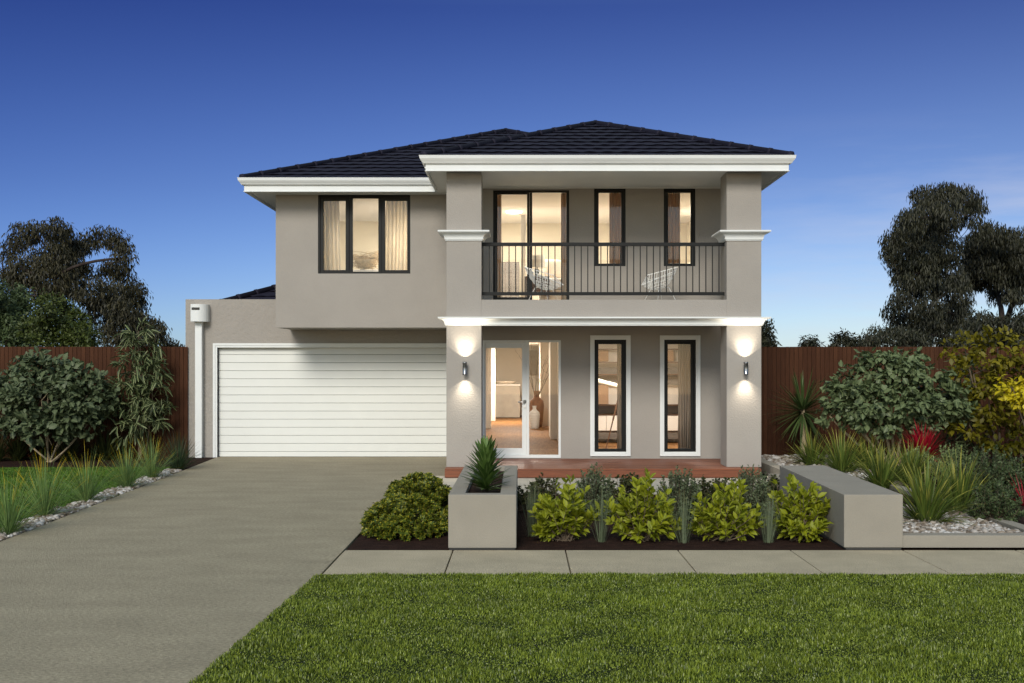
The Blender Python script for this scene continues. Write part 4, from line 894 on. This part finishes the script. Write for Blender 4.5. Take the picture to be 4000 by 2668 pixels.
bush_tree('bright_shrub', 'bright yellow leaved branch end at the right picture edge', M['bright'],
  [lob(2325,890,17.8,26,1.1,.8),lob(2350,915,17.8,26,1.2,.9),lob(2380,900,17.8,36,1.2,1)], (wx(2400,18),18,.07), (.10,.065), T8, 93, 65, 4, 'bark', cat='shrub')
bush_tree('speckled_sapling', 'pale hearted dark leaved sapling between red flax and golden shrub', M['ficus'],
  [lob(2190,1010,20,22,1,1.3),lob(2175,1035,19.9,22,1,1),lob(2225,960,20.3,26,1,1.3),lob(2240,1020,20,26,1,1.2),lob(2220,850,20.6,26,1,1.5)], (wx(2190,20.2),20.2,.07), (.22,.05), T8, 64, 66, 4, 'bark', 'sapling', hang=.35, clus=7, crad=.08)
clump('cordyline', M['red'], 'crimson spiky plant under the low spreading tree', 'cordyline', n=200, ln=.66, wd=.026, r0=.05, el=(8,88), droop=(.2,.9), loc=(wx(2118,18.6),18.6,.28), seed=72)
clump('cordyline', M['red'], 'thin crimson spiky plant at the lower right picture edge', 'cordyline', n=60, ln=.42, wd=.016, r0=.03, el=(5,75), droop=(.2,.9), loc=(wx(2352,14.3),14.3,.08), seed=73)
fx = [(1865,1072,'flax clump nearest the palm, behind the bench end',.62),(1932,1090,'flax clump behind the middle of the bench top, second from the palm',.70),(1993,1082,'flax clump below the left side of the spreading tree',.62),(2025,1122,'low flax clump close behind the bench front corner, third row',.62),(2089,1110,'flax clump between the pale bush and the bench',.66),(2128,1203,'front flax clump rising from the pebbles beside the bench',.72),(2199,1182,'right front flax clump beside the dark round bush',.70)]
for i, (px, py, lb, s) in enumerate(fx):
    clump('flax_clump', M['flax'], lb, 'flax', n=210, ln=s*1.08, wd=.023, r0=.12, el=(18,89), droop=(.1,1.0), loc=at(px,py,.07), group='yellow edged flax clumps behind the bench', seed=80+i)
def smallbush(name, mat, label, px, py, z, rx, h, leaf, seed, shoots=90, per=26, group=None, **k):
    return shrub(name, mat, label, 'bush', at(px,py,z), rx, rx, h, shoots, per, leaf, T5, group, stems=.004, seed=seed, **k)
smallbush('pale_bush', M['paleb'], 'small pale green bush in front of the crimson spiky plant', 2110, 1092, .07, .32, .52, (.045,.025), 90)
smallbush('pale_bush', M['paleb'], 'pale green fine leaved bush right of the rear flax clumps', 2190, 1115, .07, .40, .66, (.042,.022), 91, 120, 34)
smallbush('pale_bush', M['midb'], 'larger mid green bush below the golden shrub', 2265, 1140, .07, .52, .72, (.045,.024), 92, 150, 36)
smallbush('dark_bush', M['midb'], 'dark round bush behind the pebbles at the right', 2285, 1200, .07, .34, .52, (.04,.022), 93, 120, 34)
smallbush('dark_bush', M['midb'], 'dull green bush cut off by the right picture edge', 2360, 1150, .07, .45, .60, (.045,.024), 94, 120, 34)
# shrub row in front of the house
lm = ['lime green shrub just right of the planter box','lime green shrub second from the planter box','lime green shrub third from the planter box','lime green shrub nearest the concrete bench']
for i, px in enumerate((1289,1476,1659,1832)):
    shrub('lime_shrub', M['lime'], lm[i], 'shrub', at(px+2,1240,-.005), .43, .32, [.68,.75,.70,.73][i], 54, 18, (.105,.052), T8, 'lime green shrubs along the footpath', seed=100+i, low=.12, stems=.0055, inner=.22, up=.7, jit=.4)
rd = ['thin reedy grass tuft between the planter box and the first lime shrub','thin reedy grass tuft between the first and second lime shrubs','thin reedy grass tuft between the second and third lime shrubs','thin reedy grass tuft between the third and fourth lime shrubs']
for i, (px, py) in enumerate(((1222,1232),(1380,1244),(1570,1246),(1764,1246))):
    clump('reed_tuft', M['reed'], rd[i], 'grass tuft', n=75, ln=.62, wd=.0055, r0=.07, el=(68,92), droop=(.0,.28), loc=at(px,py,-.01), group='reedy grass tufts between the lime shrubs', seed=110+i)
    # rear companions
gb = ['fine leaved grey green bush behind the first lime shrub','fine leaved grey green bush between the second and third lime shrubs','fine leaved grey green bush behind the gap before the last lime shrub']
for i, (px, py) in enumerate(((1362,1185),(1560,1188),(1722,1184))):
    smallbush('grey_bush', M['grey'], gb[i], px, py, -.005, .33, .66, (.036,.020), 120+i, 210, 40, 'grey green bushes in the shrub row', low=.03, inner=.2)
db = ['small dark spiky leaved shrub right beside the planter box','small dark spiky leaved shrub behind the first lime shrub','small dark spiky leaved shrub left of the second lime shrub','small dark spiky leaved shrub right behind the second lime shrub','small dark spiky leaved shrub behind the third lime shrub','small dark spiky leaved shrub at the left side of the bench','small dark spiky leaved shrub between the second grey bush and third lime shrub']
for i, (px, py) in enumerate(((1207,1172),(1252,1160),(1423,1162),(1458,1160),(1660,1165),(1780,1162),(1612,1166))):
    shrub('dark_shrub', M['varieg_dark'], db[i], 'shrub', at(px,py,-.005), .26, .22, .44, 50, 14, (.055,.040), TS, 'small dark shrubs at the back of the row', seed=130+i, low=.1, inner=.3)
shrub('variegated_shrub', M['varieg'], 'mounded yellow edged spiky leaved shrub left of the planter box, front one', 'shrub', (wx(930,12.5),12.5,-.01), .50, .55, .42, 260, 22, (.066,.046), TS, seed=140, low=.06, inner=.62, jit=.10, root=.1, bow=.15, up=.5)
shrub('variegated_shrub', M['varieg'], 'taller yellow edged spiky leaved shrub behind the front mound', 'shrub', (wx(962,14.2),14.2,-.01), .48, .60, .50, 260, 22, (.066,.046), TS, seed=141, low=.06, inner=.62, jit=.10, root=.1, bow=.15, up=.6)
# planter plant
def rosette():
    t = thing('planter_plant', 'upright plant with dense broad strap leaves in the planter box', 'plant', (wx(1116,12.15),12.15,.485)); g = np.random.default_rng(150)
    n = 125; az = g.uniform(0,6.28,n); u = np.linspace(0,1,n); base = np.column_stack([.012*np.cos(az), .012*np.sin(az), .02+u*.36])
    el = np.radians(12+60*u**.8+g.normal(0,6,n)); ln = (.31-.06*u)*g.uniform(.85,1.1,n)
    V, Fc, UV = blades(base, az, el, ln, .066, g.uniform(.0,.35,n)*(1-u*.5), 5, taper=.95); npmesh('leaves', V, Fc, M['dracaena'], t, UV, True)
    mb = MB(); mb.tube([(0,0,-.02),(0,0,.2),(0,0,.40)], [.02,.018,.012], 8); mb.build('stem', M['bark'], t, True)
rosette()
# ============================================================ TREES BEYOND THE FENCES
def zl(x, y, r, k=.2625, ox=0., oy=470., d=44, dd=0, rx=1., rz=1.): return lob(ox+k*x, oy+k*y, d+dd, r*k, rx, rz)
D = 44.0; g = np.random.default_rng(9)
Lt = [(200,260,95),(310,240,80),(480,235,105),(560,300,100),(120,340,60),(60,390,60),(640,370,90),(750,330,80),(860,280,75),(960,285,70),(1040,310,65),(1080,400,60),(1100,470,50),(1000,540,80),(1070,600,70),(900,560,60),(180,560,120),(330,480,110),(480,460,120),(600,520,130),(480,640,160),(650,650,150),(250,700,140),(60,680,110)]
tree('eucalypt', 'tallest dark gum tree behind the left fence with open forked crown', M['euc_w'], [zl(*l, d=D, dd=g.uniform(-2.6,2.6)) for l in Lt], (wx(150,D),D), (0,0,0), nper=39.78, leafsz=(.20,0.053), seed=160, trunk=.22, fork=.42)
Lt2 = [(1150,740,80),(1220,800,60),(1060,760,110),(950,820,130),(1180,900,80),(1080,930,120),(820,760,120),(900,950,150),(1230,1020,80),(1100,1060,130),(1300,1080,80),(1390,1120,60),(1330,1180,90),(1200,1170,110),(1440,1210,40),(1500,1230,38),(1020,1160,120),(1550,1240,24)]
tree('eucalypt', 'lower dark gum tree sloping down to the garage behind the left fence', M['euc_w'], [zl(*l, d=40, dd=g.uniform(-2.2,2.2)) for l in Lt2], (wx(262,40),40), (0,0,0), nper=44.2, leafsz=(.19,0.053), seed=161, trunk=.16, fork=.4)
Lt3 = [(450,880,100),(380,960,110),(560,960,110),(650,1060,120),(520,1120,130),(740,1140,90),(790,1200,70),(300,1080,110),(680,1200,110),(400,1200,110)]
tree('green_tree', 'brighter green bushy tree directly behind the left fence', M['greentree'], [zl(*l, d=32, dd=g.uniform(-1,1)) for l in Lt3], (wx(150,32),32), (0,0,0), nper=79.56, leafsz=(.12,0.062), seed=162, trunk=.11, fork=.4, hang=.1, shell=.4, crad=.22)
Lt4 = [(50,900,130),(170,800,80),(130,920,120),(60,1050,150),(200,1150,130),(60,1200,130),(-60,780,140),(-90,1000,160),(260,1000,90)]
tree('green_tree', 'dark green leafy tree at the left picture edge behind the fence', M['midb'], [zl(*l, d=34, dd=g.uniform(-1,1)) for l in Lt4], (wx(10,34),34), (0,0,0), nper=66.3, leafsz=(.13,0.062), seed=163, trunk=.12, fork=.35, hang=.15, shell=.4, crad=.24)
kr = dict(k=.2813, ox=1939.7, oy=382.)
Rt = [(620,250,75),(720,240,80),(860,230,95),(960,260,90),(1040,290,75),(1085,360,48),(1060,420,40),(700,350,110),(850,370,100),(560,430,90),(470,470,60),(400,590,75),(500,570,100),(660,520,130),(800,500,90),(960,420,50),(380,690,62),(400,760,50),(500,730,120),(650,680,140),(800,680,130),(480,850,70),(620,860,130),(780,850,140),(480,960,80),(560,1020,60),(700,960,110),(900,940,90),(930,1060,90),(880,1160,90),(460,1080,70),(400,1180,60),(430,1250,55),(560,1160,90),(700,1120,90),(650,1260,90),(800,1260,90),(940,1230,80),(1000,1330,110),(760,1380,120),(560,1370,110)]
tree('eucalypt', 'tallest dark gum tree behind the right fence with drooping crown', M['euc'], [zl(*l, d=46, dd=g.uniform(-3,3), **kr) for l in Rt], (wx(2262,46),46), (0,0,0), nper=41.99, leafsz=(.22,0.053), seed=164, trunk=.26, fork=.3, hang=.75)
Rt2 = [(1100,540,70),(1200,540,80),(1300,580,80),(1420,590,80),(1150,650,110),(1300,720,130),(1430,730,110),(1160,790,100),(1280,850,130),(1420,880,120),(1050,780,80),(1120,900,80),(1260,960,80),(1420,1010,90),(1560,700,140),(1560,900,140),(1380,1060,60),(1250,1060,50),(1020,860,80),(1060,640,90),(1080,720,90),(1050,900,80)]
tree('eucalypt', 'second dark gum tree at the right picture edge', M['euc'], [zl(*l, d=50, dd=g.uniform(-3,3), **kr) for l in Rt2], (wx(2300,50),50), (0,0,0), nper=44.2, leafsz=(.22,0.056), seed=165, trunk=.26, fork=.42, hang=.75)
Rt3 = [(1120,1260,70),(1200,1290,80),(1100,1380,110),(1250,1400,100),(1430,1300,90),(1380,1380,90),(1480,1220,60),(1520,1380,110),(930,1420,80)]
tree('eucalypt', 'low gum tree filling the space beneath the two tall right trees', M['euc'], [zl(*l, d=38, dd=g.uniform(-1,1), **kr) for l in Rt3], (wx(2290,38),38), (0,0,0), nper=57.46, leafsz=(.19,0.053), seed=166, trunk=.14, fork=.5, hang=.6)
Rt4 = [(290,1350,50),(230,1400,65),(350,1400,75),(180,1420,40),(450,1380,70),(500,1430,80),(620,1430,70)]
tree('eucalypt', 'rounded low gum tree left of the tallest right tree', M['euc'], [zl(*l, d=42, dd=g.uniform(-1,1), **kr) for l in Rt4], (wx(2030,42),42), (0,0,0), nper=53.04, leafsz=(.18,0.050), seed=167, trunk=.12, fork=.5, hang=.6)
def fartree(label, pts, d, seed, mt='euc', **k):
    tree('far_tree', label, M[mt], [lob(x,y,d,r) for x,y,r in pts], (wx(pts[0][0],d),d), (0,0,0), nper=44.2, leafsz=(.24,0.088), seed=seed, trunk=.15, fork=.5, hang=.35, group='small tree tops over the right fence', **k)
fartree('small dark round tree top alone above the right fence', [(1858,786,12),(1848,793,9),(1870,792,9)], 60, 170)
fartree('small pointed dark tree top above the right fence', [(1940,778,12),(1925,787,12),(1955,788,12),(1912,793,8)], 60, 171)
fartree('dark tree crown peeking out from behind the right porch column', [(1748,765,22),(1735,785,26),(1758,785,16),(1720,770,20),(1768,792,9)], 48, 172)
fartree('low hazy tree top between the pointed one and the tall right tree', [(1985,788,12),(2000,792,12),(1970,793,8)], 60, 173)
# ============================================================ CAMERA, LIGHT, SKY
cam = bpy.data.cameras.new('camera'); co = bpy.data.objects.new('camera', cam); col.objects.link(co); scene.camera = co
co.location = (0,0,H); co.rotation_euler = (R(90),0,0); cam.sensor_width = 36; cam.lens = F/2351*36
cam.shift_x = -(CX-1175.5)/2351; cam.shift_y = (CY-784)/2351; cam.clip_end = 2000; cam.clip_start = .1
SUN_EL, SUN_AZ = 31, 12
sun = bpy.data.lights.new('sun','SUN'); sun.energy = 2.8; sun.angle = R(22); sun.color = (1,.94,.84)
so = bpy.data.objects.new('sun', sun); col.objects.link(so); so.rotation_euler = (R(90-SUN_EL), 0, R(-SUN_AZ)); so.location = (-5,-20,15)
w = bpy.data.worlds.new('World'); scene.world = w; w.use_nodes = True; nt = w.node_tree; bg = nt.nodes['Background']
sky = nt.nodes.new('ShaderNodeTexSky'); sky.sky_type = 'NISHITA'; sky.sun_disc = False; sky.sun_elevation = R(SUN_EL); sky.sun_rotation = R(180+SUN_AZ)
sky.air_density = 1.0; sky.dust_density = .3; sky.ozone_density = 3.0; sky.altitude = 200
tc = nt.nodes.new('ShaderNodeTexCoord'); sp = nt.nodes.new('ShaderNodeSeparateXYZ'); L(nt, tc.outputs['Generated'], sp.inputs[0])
rpf = ramp(nt, sp.outputs['Z'], [(0,(.72,.86,1.15)),(.06,(.62,.68,.98)),(.15,(.46,.49,.76)),(.30,(.22,.25,.53)),(.42,(.6,.6,.65)),(.62,(3.2,2.3,1.3)),(1,(5.2,3.5,1.8))])  # highest stops add a warm-white zenith, out of view, to brighten the ground
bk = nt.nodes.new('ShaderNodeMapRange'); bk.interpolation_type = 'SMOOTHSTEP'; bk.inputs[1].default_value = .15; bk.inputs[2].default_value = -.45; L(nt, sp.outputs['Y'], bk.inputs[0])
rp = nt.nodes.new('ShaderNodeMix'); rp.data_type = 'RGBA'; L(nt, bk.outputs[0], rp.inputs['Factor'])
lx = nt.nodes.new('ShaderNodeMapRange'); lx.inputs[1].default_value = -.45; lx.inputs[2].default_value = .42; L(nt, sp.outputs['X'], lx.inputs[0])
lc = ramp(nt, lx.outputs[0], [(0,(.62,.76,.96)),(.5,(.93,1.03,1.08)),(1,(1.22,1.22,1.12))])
lm_ = nt.nodes.new('ShaderNodeMix'); lm_.data_type = 'RGBA'; lm_.blend_type = 'MULTIPLY'; lm_.inputs['Factor'].default_value = 1; L(nt, rpf.outputs[0], lm_.inputs[6]); L(nt, lc.outputs[0], lm_.inputs[7]); L(nt, lm_.outputs[2], rp.inputs[6]); rp.inputs[7].default_value = (1.65,1.45,1.25,1)   # twilight glow on the sun's side, boosted out of view as frontal fill
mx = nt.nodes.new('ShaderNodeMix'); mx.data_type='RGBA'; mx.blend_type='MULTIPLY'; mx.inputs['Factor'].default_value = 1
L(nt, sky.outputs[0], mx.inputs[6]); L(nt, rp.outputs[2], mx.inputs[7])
# thin high cloud
mp = nt.nodes.new('ShaderNodeMapping'); mp.inputs['Rotation'].default_value = (0, R(-20), 0); mp.inputs['Scale'].default_value = (1.6,1.6,11); L(nt, tc.outputs['Generated'], mp.inputs['Vector'])
cn = noise(nt, 2.2, 6, .6, mp.outputs['Vector']); cr = ramp(nt, cn.outputs['Fac'], [(.42,(0,0,0)),(.64,(1,1,1))])
xr = nt.nodes.new('ShaderNodeMapRange'); xr.inputs[1].default_value = .10; xr.inputs[2].default_value = .40; L(nt, sp.outputs['X'], xr.inputs[0])
zr = nt.nodes.new('ShaderNodeMapRange'); zr.inputs[1].default_value = .21; zr.inputs[2].default_value = .07; L(nt, sp.outputs['Z'], zr.inputs[0])
m1 = nt.nodes.new('ShaderNodeMath'); m1.operation='MULTIPLY'; L(nt, xr.outputs[0], m1.inputs[0]); L(nt, zr.outputs[0], m1.inputs[1])
m2 = nt.nodes.new('ShaderNodeMath'); m2.operation='MULTIPLY'; L(nt, m1.outputs[0], m2.inputs[0]); L(nt, cr.outputs['Color'], m2.inputs[1])
m3 = nt.nodes.new('ShaderNodeMath'); m3.operation='MULTIPLY'; m3.inputs[1].default_value = .6; L(nt, m2.outputs[0], m3.inputs[0])
mc = nt.nodes.new('ShaderNodeMix'); mc.data_type='RGBA'; L(nt, m3.outputs[0], mc.inputs['Factor']); L(nt, mx.outputs[2], mc.inputs[6]); mc.inputs[7].default_value = (6.4,6.5,7.6,1)
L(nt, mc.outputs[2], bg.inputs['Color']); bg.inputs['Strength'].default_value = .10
scene.view_settings.view_transform = 'Standard'; scene.view_settings.look = 'None'; scene.view_settings.exposure = 0; scene.view_settings.gamma = 1
scene.render.engine = 'CYCLES'
